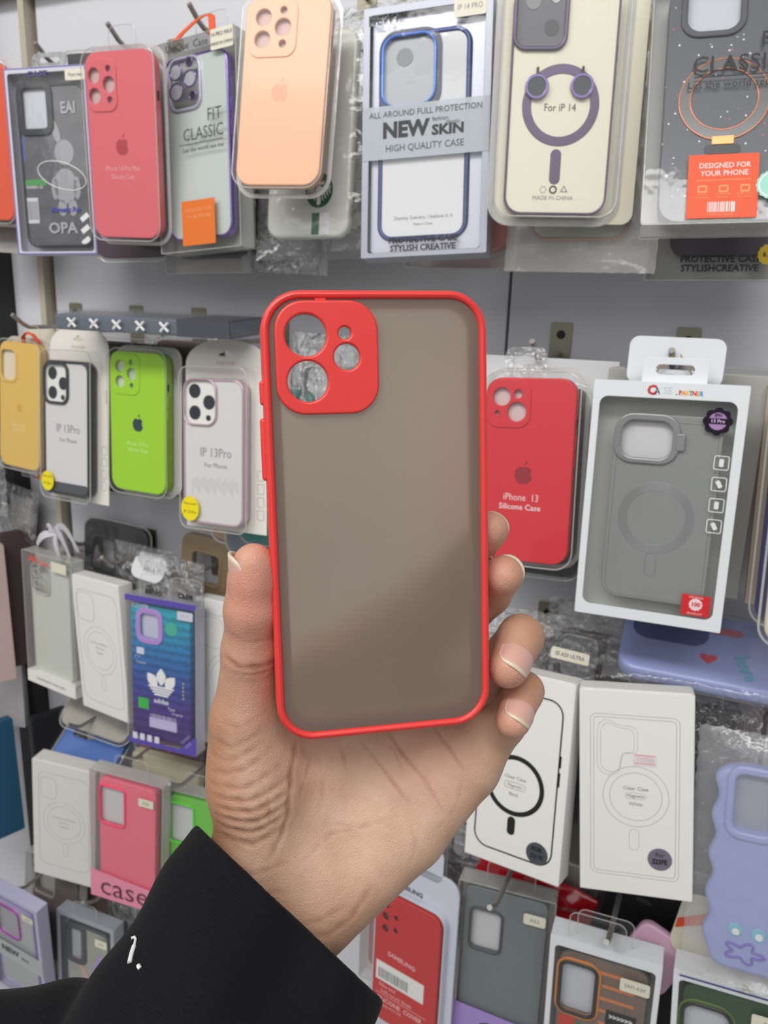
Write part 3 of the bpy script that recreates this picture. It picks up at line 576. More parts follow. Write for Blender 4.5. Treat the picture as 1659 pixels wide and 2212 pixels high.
k2 = K('phone_case_box', 'grey and orange box bottom showing under the mustard yellow case', 'phone case', at(POSE['yellow_case'], .015, .022, -.014, w=.086, h=.155), G2)
clear_box(k2, 16, backmat=pm('dark_grey_card', (84, 84, 86), .5)); k2.plate('orange_label', [quad(-15, -77, 34, -56)], -.2, .2, ORG); k2.plate('white_seal', [ci(-16, -66, 6, 8)], -.4, .2, WHITE)

def arch_pack(name, label, pose, frame, inner, cam_, lensm, dep=12, cardw=94, cardx=6, side_txt=True, dz=0, frame2=None):
    k = K(name, label, 'phone case', pose, G2)
    card = pm('ivory_white_card', (232, 228, 220), .5)
    top = k.h / 2 + 10; A = [(cardx + cardw / 2 * math.cos(a), top + 28 * math.sin(a) ** .8 if 0 < a < math.pi else top) for a in [i * math.pi / 20 for i in range(21)]]
    slot = [(cardx + x, top + 14 + z) for x, z in ((-8, -2), (-4, -2.5), (0, -3), (4, -2.5), (8, -2), (8, 0), (3.5, .8), (1.6, 3.6), (-1.6, 3.6), (-3.5, .8), (-8, 0))]
    k.plate('backing_card', [A + [(cardx - cardw / 2, -k.h / 2 - 6), (cardx + cardw / 2, -k.h / 2 - 6)], slot], dep + 1, 1.0, card, .2)
    k.text([('mycase', cardx, top + 5.5, 6.5, dict(sx=1.15))], pm('faint_gold', (206, 190, 160), .5), dep + .8)
    k.text([('mycase', cardx + cardw / 2 - 4, 38, 5, dict(rot_=math.pi / 2))], pm('faint_red', (204, 120, 110), .5), dep + .8)
    for i in range(4): k.plate('card_icon', [rr(cardx + cardw / 2 - 7, -20 - i * 13, 8, 10, 1.5), rr(cardx + cardw / 2 - 7, -20 - i * 13, 7, 9, 1)], dep + .7, .2, PALE_INK)
    bumper(k, 0, 0, k.w - 1, k.h - 1, 0, frame, inner, 3.4 if frame2 is None else 2.6, dep=dep - 1, camera=cam_, cam_back=WHITE, lens=True, ringw=3.2 if frame2 is None else 1.8, cam_mat=frame2)
    k.put('clear_blister', MB().plate([rr(1, 3, k.w + 7, k.h + 16, 10)], -2.5, .5, .24).plate([rr(1, 3, k.w + 7, k.h + 16, 10), rr(1, 3, k.w + 6, k.h + 15, 9.5)], -2.1, dep + 3), CLEAR, None, None, True)
    k.tube('blister_edge', [(x, -2, z) for x, z in rr(1, 3, k.w + 6.4, k.h + 15.4, 10)], .6, EDGE, None, True)
    k.text([('IP 13Pro', 3, 0, 12.5, dict(sx=.88)), ('For Phone', 3, -12.5, 6.6, dict(sx=1))], GREY_INK, .85)
    return k
WB = pm('white_back_panel', (222, 220, 220), .2, 0, .5)
k = arch_pack('phone_case_card', 'black rimmed clear case on white arched card, second row', POSE['black_frame_case'], BLK, WB, (-15, 49, 41, 46, 11), True)
k.plate('dark_footer', [rr(0, -67, k.w - 7, 14, 3)], .7, .3, pm('charcoal_panel', (70, 74, 80), .3, 0, .5))
k.plate('yellow_sticker', [ci(-27, -60, 10, 11)], -2.9, .3, pm('yellow_sticker', (240, 222, 20), .5)); k.text([('IP 13 Pro', -27, -63, 4, dict(sx=.85)), ('iPhone model', -27, -55, 2.6)], pm('olive_ink', (130, 120, 30), .5), -3.05)
k = K('phone_case_pack', 'lime green silicone phone case with black fruit logo, second row', 'phone case', POSE['lime_case'], G2)
silicone(k, (160, 216, 22), holes_pro(-14.5, 49.5, .95), (-14.5, 49.5, 38, 42), dep=12, logo=(1, 0, 18), logo_col=(26, 50, 60), lines=[('iPhone 13 Pro', 0, -22, 6, dict(sx=.85)), ('Silicone Case', 0, -28.5, 6, dict(sx=.85))], line_col=(214, 240, 150), liner=(206, 214, 196))
blister(k, k.w + 6, k.h + 7, 17, -3, cx=1); k.plate('backing_card', [rr(4, 2, k.w + 10, k.h + 8, 12)], 15, .8, pm('pale_card', (214, 214, 208), .5)); hang_tab(k, 0, None, 26, 16)
k = arch_pack('phone_case_card', 'pink metallic rimmed clear case on white arched card beside the held case', POSE['pink_frame_case'], pm('pink_chrome', (206, 178, 190), .25, .45), WB, (-15, 49, 41, 46, 12), True, frame2=pm('pink_chrome', (206, 178, 190), .25, .45), cardw=98)
k.plate('yellow_sticker', [ci(-26, -57, 11, 12.5)], -2.9, .3, pm('yellow_sticker', (240, 222, 20), .5)); k.text([('IP 13 Pro', -26, -60.5, 4.6, dict(sx=.9)), ('iPhone model', -26, -52, 2.8)], pm('olive_ink', (130, 120, 30), .5), -3.05)
mb = MB()
for i in range(26): mb.box(-26 + i * 2.2, -25.3 + i * 2.2, .75, .85, -42 + (i * 7 % 9), -27 + (i * 5 % 4))
k.put('faint_lines', mb, pm('faint_ink', (206, 204, 206), .5))

k = K('phone_case_pack', 'bright red silicone phone case hanging right of the held case', 'phone case', POSE['red_case'], G2)
hl = [ci(-22.8, 58.5, 7.2), ci(-10.2, 46.8, 7.6), ci(-9.6, 60.8, 3.4), ci(-26, 45.5, 1.9)]
silicone(k, (214, 38, 50), hl, (-17, 53, 36, 38, 10), dep=11, logo=(-2.2, -1.5, 18.5), logo_col=(150, 28, 38), lines=[('iPhone  13', -3.5, -21.5, 8, dict(sx=.85)), ('Silicone Case', -4.2, -29.3, 6.4, dict(sx=1, weight=.015))], line_col=(240, 210, 214), liner=(210, 190, 190))
blister(k, k.w + 6, k.h + 9, 22, -3, cx=1, cz=1); hang_tab(k, -6, None, 34, 24, BAG, y=4)
k = K('phone_case_box', 'tall white window box with matte grey magnetic case and flower seal', 'phone case', POSE['partner_box'], G2)
WF = pm('white_frame_card', (226, 230, 234), .4)
window_box(k, WF, (-.7, -1.5, 92, 156, ), 20, r=6, back=pm('pale_tray', (186, 188, 182), .5), pane=CLEAR)
MG = pm('matte_grey', (136, 139, 138), .45, 0, .1, .05, 500)
MGC = pm('grey_ring_metal', (150, 152, 154), .3, .4)
ch = rr(-12, 47, 35, 27, 9)
c = k.put('phone_case', MB().plate([rr(2, -3.5, 73, 137, 12), ch], 3, 2, .8).plate([rr(2, -3.5, 73, 137, 12), rr(2, -3.5, 70, 134, 11)], 4, 9, .8), MG, None, None, True)
k.plate('camera_ring', [rr(-12, 47.5, 45, 36, 13), ch], .8, 3, MGC, 1.0, c); k.plate('ring_hinge', [rr(11, 46.5, 6, 12, 1.5)], .2, 3, MGC, .5, c)
k.plate('camera_backing', [rr(-12, 47, 37, 29, 8)], 7, .5, pm('cam_pale', (206, 206, 208), .5))
k.plate('stitch_line', [rr(2, -5, 68, 130, 9), rr(2, -5, 67.2, 129.2, 8.6)], 2.8, .4, pm('grey_line', (118, 122, 122), .5), .1, c)
for r_ in (26.3, 25.2, 24.1, 23, 21.9, 20.8): k.plate('magnetic_ring', [ci(-.5, -9.5, r_, n=56), ci(-.5, -9.5, r_ - .55, n=56)], 2.7, .5, MGC, .15, c)
k.plate('magnet_bar', [rr(-.8, -44, 8, 18, 4), rr(-.8, -44, 7, 17, 3.5)], 2.7, .5, MGC, .1, c)
k.text([('C', -11.5, 81.8, 9, dict(weight=.05))], pm('logo_red', (200, 44, 48), .5), -.15); k.text([('A', -8, 81.3, 6.5)], INK, -.2); k.text([('SE', -1, 82, 7, dict(sx=.9))], pm('logo_grey', (196, 206, 214), .5), -.15)
for i, (ch_, co) in enumerate(zip('.PARTNER', ((60, 60, 60), (220, 60, 60), (240, 150, 60), (240, 200, 60), (60, 170, 160), (220, 60, 60), (240, 170, 60), (60, 160, 220)))): k.text([(ch_, 5 + i * 2.3, 80.9, 4.3, dict(weight=.05, sx=.85))], pm('letter', co, .5), -.15)
k.plate('flower_seal', [[(33.5 + (8.3 + 1.5 * abs(math.cos(4 * a))) * math.cos(a), 63 + (8.3 + 1.5 * abs(math.cos(4 * a))) * math.sin(a)) for a in [i * math.pi / 32 for i in range(64)]]], -.5, .5, pm('seal_black', (34, 26, 40), .2, .3), .15)
k.plate('seal_disc', [ci(33.5, 63, 6)], -.7, .25, pm('seal_lilac', (190, 150, 204), .25, .4)); k.plate('seal_band', [quad(27.5, 61, 39.5, 65)], -.85, .2, pm('seal_black', (34, 26, 40), .2, .3))
k.text([('IPH', 33.5, 67, 3.2, dict(weight=.03)), ], INK, -.95); k.text([('13 Pro', 33.5, 63, 3.4, dict(weight=.02))], pm('seal_pink', (214, 180, 220), .4), -1.0)
for i in range(4): k.plate('window_icon', [rr(39, 34.5 - i * 15, 10, 10, 1.5), rr(39, 34.5 - i * 15, 8.8, 8.8, 1)], -.2, .2, pm('icon_white', (226, 230, 228), .5)); k.plate('icon_mark', [rot(rr(39, 34.5 - i * 15, 3, 5.5, .8), .5 * (i % 2), 39, 34.5 - i * 15)], -.2, .2, pm('icon_white', (226, 230, 228), .5))
k.plate('red_seal', [quad(23.5, -77.5, 43, -62)], -.4, .3, pm('seal_red', (208, 40, 44), .45)); k.plate('rosette', [star(33.2, -69, 4.8, 4.2, 12)], -.5, .2, pm('rosette_pink', (240, 214, 216), .5)); k.text([('100', 33.2, -69, 4.2, dict(weight=.04))], pm('seal_red', (208, 40, 44), .45), -.6); k.text([('ORIGINAL', 33.2, -63.7, 2, dict(sx=1.1)), ('PRODUCT', 33.2, -75.9, 2, dict(sx=1.1))], pm('rosette_pink', (240, 214, 216), .5), -.55)
k.plate('hanging_tab', [rr(2, 95, 44, 20, 4), rr(2, 96.5, 26, 7, 3.4)], 9, .8, WF, .2)
k = K('carton', 'plain white card pack behind the red case on the wall', 'phone case', (-0.165, .672, 1.382, .04, -.04, 0, .13, .155), G2)
card_box(k, pm('white_pack', (226, 228, 230), .45), 12, flap=False)
# ================================================================ THIRD ROW
G3 = 'phone case packs in the third row'
OUT = pm('outline_grey', (186, 188, 196), .5)
WB2 = pm('white_carton', (234, 233, 229), .5, 0, 0, .015, 500)
k = K('phone_case_box', 'clear box with transparent case, red lettering and white bow on top', 'phone case', POSE['clear_box'], G3)
clear_box(k, 20, backmat=pm('pale_green_card', (198, 202, 192), .5))
bumper(k, -1, -1, 74, 156, 5, pm('clear_rubber', (196, 192, 188), .15, 0, .8), pm('pale_green_panel', (204, 208, 198), .3, 0, .5), 3, camera=(-18, 55, 36, 40, 8), cam_mat=pm('clear_rubber', (196, 192, 188), .15, 0, .8), ringw=1.2)
for a, b in ((-25, 63), (-12, 56), (-25, 48)): k.plate('lens_ring', [ci(a, b, 6), ci(a, b, 5)], 3.5, 1.5, EDGE, .2)
k.text([('Air', -24, 82, 13, dict(weight=.04)), ('case', -4, 80, 10, dict(weight=.02))], pm('red_ink', (214, 84, 74), .5), -.2)
k.plate('cream_patch', [quad(10, 73, 38, 86)], -.2, .2, STICKER)
lip = k.put('white_lip', MB().box(-k.w / 2, k.w / 2, -.8, 20, -k.h / 2, -k.h / 2 + 16), WHITE, 'white printed lip along the bottom'); k.text([('TRANSPARENT HARD SHELL', 0, -k.h / 2 + 8, 5, dict(sx=.9))], GREY_INK, -.95, parent=lip)
RIB = pm('white_ribbon', (214, 210, 218), .4)
rb = bpy.data.objects.new('ribbon_bow', None); C.objects.link(rb); rb.location = (-0.762, .688, 1.195); tag(rb, 'white ribbon bow tied on top of the clear box with red lettering', 'ribbon')
def flat_loop(name, pts, w, parent, mat):
    V = []; F_ = []
    for i, (x, y, z) in enumerate(pts):
        a = pts[max(0, i - 1)]; b = pts[min(len(pts) - 1, i + 1)]; dx, dz = b[0] - a[0], b[2] - a[2]; L = math.hypot(dx, dz) or 1; nx, nz = -dz / L, dx / L
        ww = w * (.6 + .4 * math.sin(math.pi * i / (len(pts) - 1)))
        V += [(x + nx * ww / 2, y, z + nz * ww / 2), (x - nx * ww / 2, y + 2, z - nz * ww / 2), (x - nx * ww / 2, y + 3, z - nz * ww / 2), (x + nx * ww / 2, y + 1, z + nz * ww / 2)]
        if i: o = (i - 1) * 4; F_ += [(o + q, o + (q + 1) % 4, o + 4 + (q + 1) % 4, o + 4 + q) for q in range(4)]
    n = len(V); F_ += [(0, 1, 2, 3), (n - 1, n - 2, n - 3, n - 4)]
    o = bpy.data.objects.new(name, MB().add(V, F_).mesh(name, mat, True)); C.objects.link(o); o.parent = parent; return o
def arc(x0, z0, x1, z1, hgt, n=12, y=0): return [(x0 + (x1 - x0) * i / n, y - 4 * math.sin(math.pi * i / n), z0 + (z1 - z0) * i / n + hgt * math.sin(math.pi * i / n)) for i in range(n + 1)]
for a in (arc(0, 14, -34, -6, 6), arc(0, 14, 6, -22, 4), arc(0, 12, 36, -4, 22), arc(0, 14, 22, -16, 16), arc(-3, 10, -12, 18, 8), arc(2, 12, 14, 20, 6)): flat_loop('ribbon_loop', a, 9, rb, RIB)

k = K('phone_case_box', 'white box with grey outlined phone, second of the third row from left', 'phone case', POSE['outline_box'], G3)
card_box(k, WB2, 20); mag_print(k, OUT, 77, 146, .6, .8, (-21, 50, 33, 37, 10), (0, -3, 31), (2, -45, 7, 19), -1)
k.text([('For Phone Wireless', -1, 6, 4), ('Clear Case', 0, 0, 3.6), ('Magnetic', 0, -6, 3.6)], PALE_INK)

k = K('phone_case_box', 'blue to purple printed case in a violet edged box with white three leaf logo', 'phone case', POSE['trefoil_box'], G3)
def gradient_print():
    m = pm('blue_purple_print', (60, 90, 170), .35, 0, .3); nt = m.node_tree; n = nt.nodes; b = n['Principled BSDF']
    tc = n.new('ShaderNodeTexCoord'); sx = n.new('ShaderNodeSeparateXYZ'); nt.links.new(tc.outputs['Object'], sx.inputs[0])
    mr = n.new('ShaderNodeMapRange'); mr.inputs[1].default_value = 0.0; mr.inputs[2].default_value = .17; nt.links.new(sx.outputs[2], mr.inputs[0])
    cr = n.new('ShaderNodeValToRGB'); nt.links.new(mr.outputs[0], cr.inputs[0]); e = cr.color_ramp.elements
    e[0].position = 0; e[0].color = lin((62, 40, 110)); e[1].position = 1; e[1].color = lin((40, 178, 196))
    for p_, c_ in ((.28, (78, 52, 140)), (.48, (52, 84, 166)), (.72, (40, 130, 190))): q = e.new(p_); q.color = lin(c_)
    wv = n.new('ShaderNodeTexWave'); wv.wave_type = 'BANDS'; wv.bands_direction = 'Z'; wv.inputs['Scale'].default_value = 32; wv.inputs['Distortion'].default_value = 3; wv.inputs['Detail Scale'].default_value = 8
    nt.links.new(tc.outputs['Object'], wv.inputs['Vector'])
    mx = n.new('ShaderNodeMix'); mx.data_type = 'RGBA'; mx.blend_type = 'MULTIPLY'; mx.inputs[0].default_value = .38; nt.links.new(cr.outputs[0], mx.inputs[6]); nt.links.new(wv.outputs[0], mx.inputs[7]); nt.links.new(mx.outputs[2], b.inputs['Base Color']); return m
VIO = pm('violet_card', (92, 76, 168), .45)
clear_box(k, 18, backmat=pm('lilac_card', (150, 150, 196), .5))
k.plate('violet_top', [quad(-k.w / 2, 83, k.w / 2, 90)], -.2, .3, VIO); k.plate('violet_foot', [[(-k.w / 2, -90), (k.w / 2, -90), (k.w / 2, -65), (24, -85), (-k.w / 2, -83)]], -.2, .3, VIO)
hb = rr(-16, 55, 24, 29, 6)
c = k.put('phone_case', MB().plate([rr(-2, -2, 78, 160, 6), hb], 3, 2, .5).plate([rr(-2, -2, 78, 160, 6), rr(-2, -2, 76, 158, 5)], 4, 8, .5), gradient_print(), None, None, True)
k.plate('camera_ring', [rr(-16, 55, 36, 42, 11), hb], 1.4, 2.6, pm('lilac_ring', (178, 140, 212), .4), .9, c); k.plate('camera_backing', [rr(-16, 55, 28, 33, 7)], 6, .5, pm('cam_lilac', (196, 196, 216), .5))
lf = []
for an, L in ((0, 21), (.72, 20), (-.72, 20)):
    leaf = [(6.3 * math.sin(math.pi * t) ** 1.0, 2 + L * t) for t in [i / 10 for i in range(11)]] + [(-6.3 * math.sin(math.pi * t), 2 + L * t) for t in [i / 10 for i in range(9, 0, -1)]]
    lf.append(rot(leaf, -an, 0, -6))
tm = MB()
for L in lf:
    L = [(x - 1.5, z - 16) for x, z in L]; tm.plate([L], 2.7, .3)
for i in range(4):
    z = -16 - i * 3.1; ww = 17 - i * 2.6; tm.plate([quad(-1.5 - ww, z - 1.1, -1.5 + ww, z + 1.1)], 2.5 , .3)
k.put('three_leaf_logo', tm, WHITE_INK, 'white three leaf logo')
k.text([('adidas', -1.5, -33, 8, dict(weight=.03)), ('COVER', -28, 77, 7, dict(align='CENTER')), ('IP 14', -33, 17, 3.4), ('Type', 12, -40, 5), ('Originals', 20, -45, 4), ('Originals', -28, 10, 3.6)], pm('pale_lilac_ink', (214, 214, 236), .5), 2.6)
k.plate('green_square', [quad(-33, -46, -19, -33)], 2.7, .2, pm('square_green', (52, 182, 70), .5)); k.plate('white_square', [quad(-34, 20, -24, 28)], 2.7, .2, pm('pale_lilac_ink', (214, 214, 236), .5))
k.plate('teal_disc', [ci(13, 56, 8)], 2.7, .2, pm('disc_teal', (62, 176, 150), .5)); k.plate('pale_strip', [quad(-18, -67, 19, -55)], 2.6, .2, pm('strip_lilac', (196, 186, 226), .5))
bars(k, -17, -60, 18, -50, 2.5, pm('strip_lilac', (196, 186, 226), .5), 4, 'printed_bars')
for i in range(4): k.plate('foot_icon', [rr(-36 + i * 10, -80, 6.5, 8, 1)], -.6, .2, pm('pale_lilac_ink', (214, 214, 236), .5))
for i in range(5): k.plate('gold_dot', [ci(28, -6 - i * 4.5, 1.2, n=8)], 2.7, .2, pm('gold_dot', (186, 190, 90), .5))
k.text([('CLASSIC', 33, -71, 4.6, dict(rot_=.75)), ('CASE', 36, -78, 4.6, dict(rot_=.75))], pm('pale_violet_ink', (170, 160, 214), .5), -.4)
k.plate('model_sticker', [rr(33, 75, 20, 10, 1.5)], -.4, .25, pm('hazy_sticker', (206, 206, 220), .5), .1); k.text([('IP 14', 33, 75, 4.5)], PALE_INK, -.5)
t_ = hang_tab(k, -8, None, 38, 26, y=2); k.text([('ashio', -9, 97, 10.5, dict(weight=.03, sx=1.05))], INK, 1.6, parent=t_)
t_ = hang_tab(k, 32, None, 40, 26, y=4, slot=False); k.text([('case', 31, 97, 11, dict(weight=.03, sx=1.05))], INK, 3.6, parent=t_)

k = K('phone_case_box', 'white box with grey outlined phone half hidden by the thumb', 'phone case', POSE['outline_box2'], G3)
card_box(k, WB2, 18); mag_print(k, OUT, 77, 146, .6, .8, (-21, 50, 33, 37, 10), (0, -3, 31), (2, -45, 7, 19), -1)

k = K('phone_case_box', 'white box with bold black phone outline and ring right of the hand', 'phone case', POSE['black_ring_box'], G3)
card_box(k, WB2, 22); BK = pm('solid_black_print', (26, 26, 25), .5)
mag_print(k, BK, 71, 141, 4.0, 1.3, (0, 0, 0, 0, 0), (-1.5, -11.8, 26), (-2, -46.8, 7, 16), -2, r=13)
k.put('printed_side_buttons', MB().box(34.5, 36.6, -.13, 0, 14, 24).box(34.5, 36.6, -.13, 0, -2, 10), BK)
k.text([('Clear Case', -1.5, -5, 4.3), ('Black', -2, -19.5, 4)], GREY_INK); k.text([('Magnetic', -1.5, -12, 3.8)], GREY_INK); k.plate('printed_pill', [rr(-1.5, -12, 19, 6, 3), rr(-1.5, -12, 18.3, 5.3, 2.6)], -.13, .15, GREY_INK)
k.plate('grey_sticker', [ci(22.5, -63, 9.5)], -.3, .25, pm('slate_sticker', (92, 98, 108), .25, .5)); k.text([('FOR', 22, -59.5, 5, dict(weight=.05)), ('S23 FE', 22.5, -65.5, 5, dict(weight=.04, sx=.8))], INK, -.45)
k = K('phone_case_box', 'white box with thin grey phone outline and round lilac sticker at right', 'phone case', POSE['white_ring_box'], G3)
card_box(k, WB2, 20)
OG = pm('outline_grey_warm', (176, 176, 172), .5)
for d, r_ in ((0, 5), (5, 3)): k.plate('printed_case_outline', [rr(-1, -2, 66 - d, 131 - d, r_), rr(-1, -2, 65.2 - d, 130.2 - d, r_ - .4)], -.13, .15, OG)
mb = MB()
for d in (0, 2.4):
    A = [(-28.7, 50), (-27.5, 55.5), (-23.5, 58.8), (-18.5, 58.2), (-14.5, 55.8), (-10, 55), (-3, 54.6), (0, 53), (1.2, 49.5), (1.2, 36.5), (0, 34), (-3, 33.2), (-7, 33), (-9.8, 31.2), (-10.8, 27), (-11.2, 20.5), (-14, 16), (-19.5, 14.4), (-25, 15.8), (-28.2, 20.5), (-28.7, 27)]
    mb.tube([(-14 + (x + 14) * (1 - d * .07), -.05, 36.5 + (z - 36.5) * (1 - d * .045)) for x, z in A], .32, 6, True, .3)
k.put('printed_camera_outline', mb, OG)
for r_ in (24.5, 19.5): k.plate('printed_ring', [ci(0, -1.5, r_, n=56), ci(0, -1.5, r_ - .4, n=56)], -.13, .15, OG)
k.plate('printed_bar', [rr(-1, -36.5, 7.5, 17, 3.5), rr(-1, -36.5, 6.9, 16.4, 3.2)], -.13, .15, OG)
k.text([('Clear Case', 0, 5, 4.2), ('Magnetic', 0, -1, 3.8), ('White', 0, -7.5, 4)], GREY_INK); k.plate('printed_pill', [rr(0, -1, 16, 5, 2.5), rr(0, -1, 15.5, 4.5, 2.2)], -.13, .15, OG)
k.plate('lilac_sticker', [ci(18, -50.5, 9)], -.3, .25, pm('lilac_foil', (150, 140, 162), .2, .6)); k.text([('For', 18, -47, 5, dict(sx=.95)), ('S23FE', 18, -52.5, 5.6, dict(weight=.04, sx=.8))], INK, -.45)
k.plate('price_label', [quad(-2, 24, 15, 33)], -.3, .2, pm('pale_label', (226, 220, 220), .4)); k.put('pink_rules', MB().box(-1, 14, -.45, -.3, 32, 32.6).box(-1, 14, -.45, -.3, 25.6, 26.2), pm('pink_rule', (232, 130, 140), .5)); k.text([('11000a', 7, 29, 5, dict(sx=.9))], pm('pink_faint', (214, 190, 196), .5), -.45)

# lavender cases at the right
LAV = pm('lavender_rubber', (150, 162, 214), .38, 0, .35)
k = K('phone_case_pack', 'lavender phone case lying flat on the hooks in clear wrap at right', 'phone case', (0.012, .655, 1.238, .04, -1.20, 0.0, .165, .080), G3)
k.put('phone_case', MB().plate([rr(0, 0, 165, 80, 17), rr(62, 16, 30, 30, 8)], 0, 15, 4), LAV, None, None, True)
k.plate('dark_print', [rr(-45, 14, 60, 34, 14)], -.25, .3, pm('indigo_print', (74, 88, 140), .4)); k.plate('red_heart', [[(-14 + 6 * math.sin(t) ** 3 * 1.1, -14 + 5 * math.cos(t) - 2 * math.cos(2 * t) - math.cos(3 * t)) for t in [i * math.pi / 12 for i in range(24)]]], -.4, .3, pm('heart_red', (206, 74, 92), .4))
k.plate('red_heart', [rr(-2, 20, 26, 8, 4)], -.4, .3, pm('coral_print', (190, 110, 124), .4)); k.text([('love', 14, -18, 16, dict(rot_=-1.2, weight=.03))], pm('teal_print', (104, 170, 196), .4), -.4)
k.put('clear_wrap', MB().pillow(0, 0, 185, 96, 22, -4, 12, .8), film('wrap_film', .05, .08, .6, 60, 1.1), None, None, True)
WP = POSE['wavy_case']
k = K('phone_case_bag', 'lavender wavy edged phone case in a clear bag, right edge', 'phone case', (.063, .575, 1.098, 0, -.12, -.06, .085, .165), G3)
def wavy(w, h, am=2.0, n=120):
    P = rr(0, 0, w, h, 16, 10); R_ = []
    m = len(P)
    for i in range(m):
        a, b = P[i], P[(i + 1) % m]; L = math.hypot(b[0] - a[0], b[1] - a[1]); q = max(1, int(L / 2.5))
        for j in range(q): R_.append((a[0] + (b[0] - a[0]) * j / q, a[1] + (b[1] - a[1]) * j / q))
    out = []
    for x, z in R_: L = math.hypot(x, z * .5) or 1; d = am * math.sin(z * .20 + (0 if x < 0 else 2)); out.append((x + d * (1 if x > 0 else -1) * min(1, abs(x) / (w * .42)) ** 2, z))
    return out
c = k.put('phone_case', MB().plate([wavy(84, 162), rr(-16, 54, 26, 44, 6)], 0, 13, 4), LAV, None, None, True)
k.plate('camera_ring', [rr(-16, 54, 38, 58, 12), rr(-16, 54, 26, 44, 6)], -2.5, 5, LAV, 2.2, c); k.plate('camera_backing', [rr(-16, 54, 28, 46, 6)], 5, 1, pm('cam_greyish', (150, 154, 170), .5), 0, c)
for x in (-21, -5): k.plate('turquoise_disc', [ci(x, -47, 5.2)], -1.0, 1.6, pm('turquoise', (120, 190, 212), .35), .6, c); k.plate('white_dot', [ci(x + .5, -48, 2.6)], -1.5, .8, WHITE_INK, .2, c)
k.tube('purple_outline', [(-14 + 11 * math.cos(a) * (1 + .35 * math.cos(5 * a)), -.5, -64 + 6.5 * math.sin(a) * (1 + .35 * math.cos(5 * a))) for a in [i * math.pi / 20 for i in range(40)]], .9, pm('purple_rubber', (112, 92, 190), .4), c, True)
k.put('clear_bag', MB().pillow(2, 4, 118, 205, 24, -6, 15, 2.0), film('soft_bag', .14, .10, .9, 45, 1.3), None, None, True)

# ================================================================ FOURTH AND FIFTH ROWS
G4 = 'phone case packs in the lower rows'
k = K('phone_case_box', 'white box with grey outlined phone, leftmost of the fourth row', 'phone case', POSE['outline_box3'], G4)
card_box(k, pm('grey_white_carton', (222, 219, 216), .5), 24); mag_print(k, OUT, 74, 142, .6, .8, (-22, 50, 24, 32, 9), (0, 2, 31), (2, -39, 7, 19), 2, r=10)
k.text([('For Phone Wireless', 0, 8, 4.2), ('Clear Case', 0, 2, 3.6), ('Magnetic', 0, -4, 3.6)], PALE_INK)
def lip_box(label, pose, colr, ringc, lipc, txt, camr, sticker=None, dep=20, lipz=-58, ringw=2.5, liph=34, ink=None):
    k = K('phone_case_box', label, 'phone case', pose, G4)
    clear_box(k, dep, backmat=pm('pale_warm_card', (196, 190, 186), .5))
    m = pm('matte_case', colr, .5, 0, .1)
    cx, cz, cw, ch_, cr = camr; hl = rr(cx, cz, cw - 2 * ringw, ch_ - 2 * ringw, cr - ringw)
    c = k.put('phone_case', MB().plate([rr(0, 2, 76, 158, 7), hl], 3, 2, .8).plate([rr(0, 2, 76, 158, 7), rr(0, 2, 73, 155, 6)], 4, 9, .8), m, None, None, True)
    k.plate('camera_ring', [rr(cx, cz, cw, ch_, cr), hl], 1.2, 2.8, pm('ring_rubber', ringc, .4, 0, .3), .9, c); k.plate('camera_backing', [rr(cx, cz, cw - 2, ch_ - 2, cr - 1)], 7, .6, pm('cam_pale', (206, 206, 208), .5))
    if lipc:
        l_ = k.put('bottom_lip', MB().plate([[(-k.w / 2, -k.h / 2), (k.w / 2, -k.h / 2), (k.w / 2, lipz - 3), (k.w * .1, lipz), (-k.w / 2, lipz + 6)]], -1.0, .7), pm('lip_card', lipc, .5), 'coloured card lip with large letters')
        k.text([(txt, -2, lipz - 15, 40, dict(sx=1.0))], ink or pm('lip_ink', (96, 50, 70), .5), -1.15, parent=l_)
    if sticker:
        k.plate('model_sticker', [rr(27, 64, 20, 11, 2)], -.4, .25, STICKER, .1); k.text([(sticker, 27, 64, 5.4)], GREY_INK, -.55)
    hang_tab(k, 2, None, 44, 22, y=8)
    return k
k = lip_box('clear box with pink case, hot pink camera ring and pink lettered lip', POSE['pink_box'], (238, 116, 138), (250, 62, 112), (232, 146, 170), 'case', (-20, 45, 37, 56, 7), 'A35')
k = lip_box('clear box with bright green case beside the black sleeve', POSE['green_box'], (112, 196, 72), (88, 214, 40), None, '', (-22, 45, 37, 56, 7))
k = K('phone_case_bag', 'rose coloured case hanging behind the pink case box', 'phone case', (-.612, .700, .905, .15, 0, .02, .09, .15), G4)
k.put('phone_case', MB().plate([rr(0, 0, 82, 150, 9)], 0, 9, 2), pm('rose_rubber', (184, 104, 108), .45, 0, .2), None, None, True); k.put('clear_bag', MB().pillow(0, 6, 100, 175, 15, -3, 3, 1.5), BAG, None, None, True)

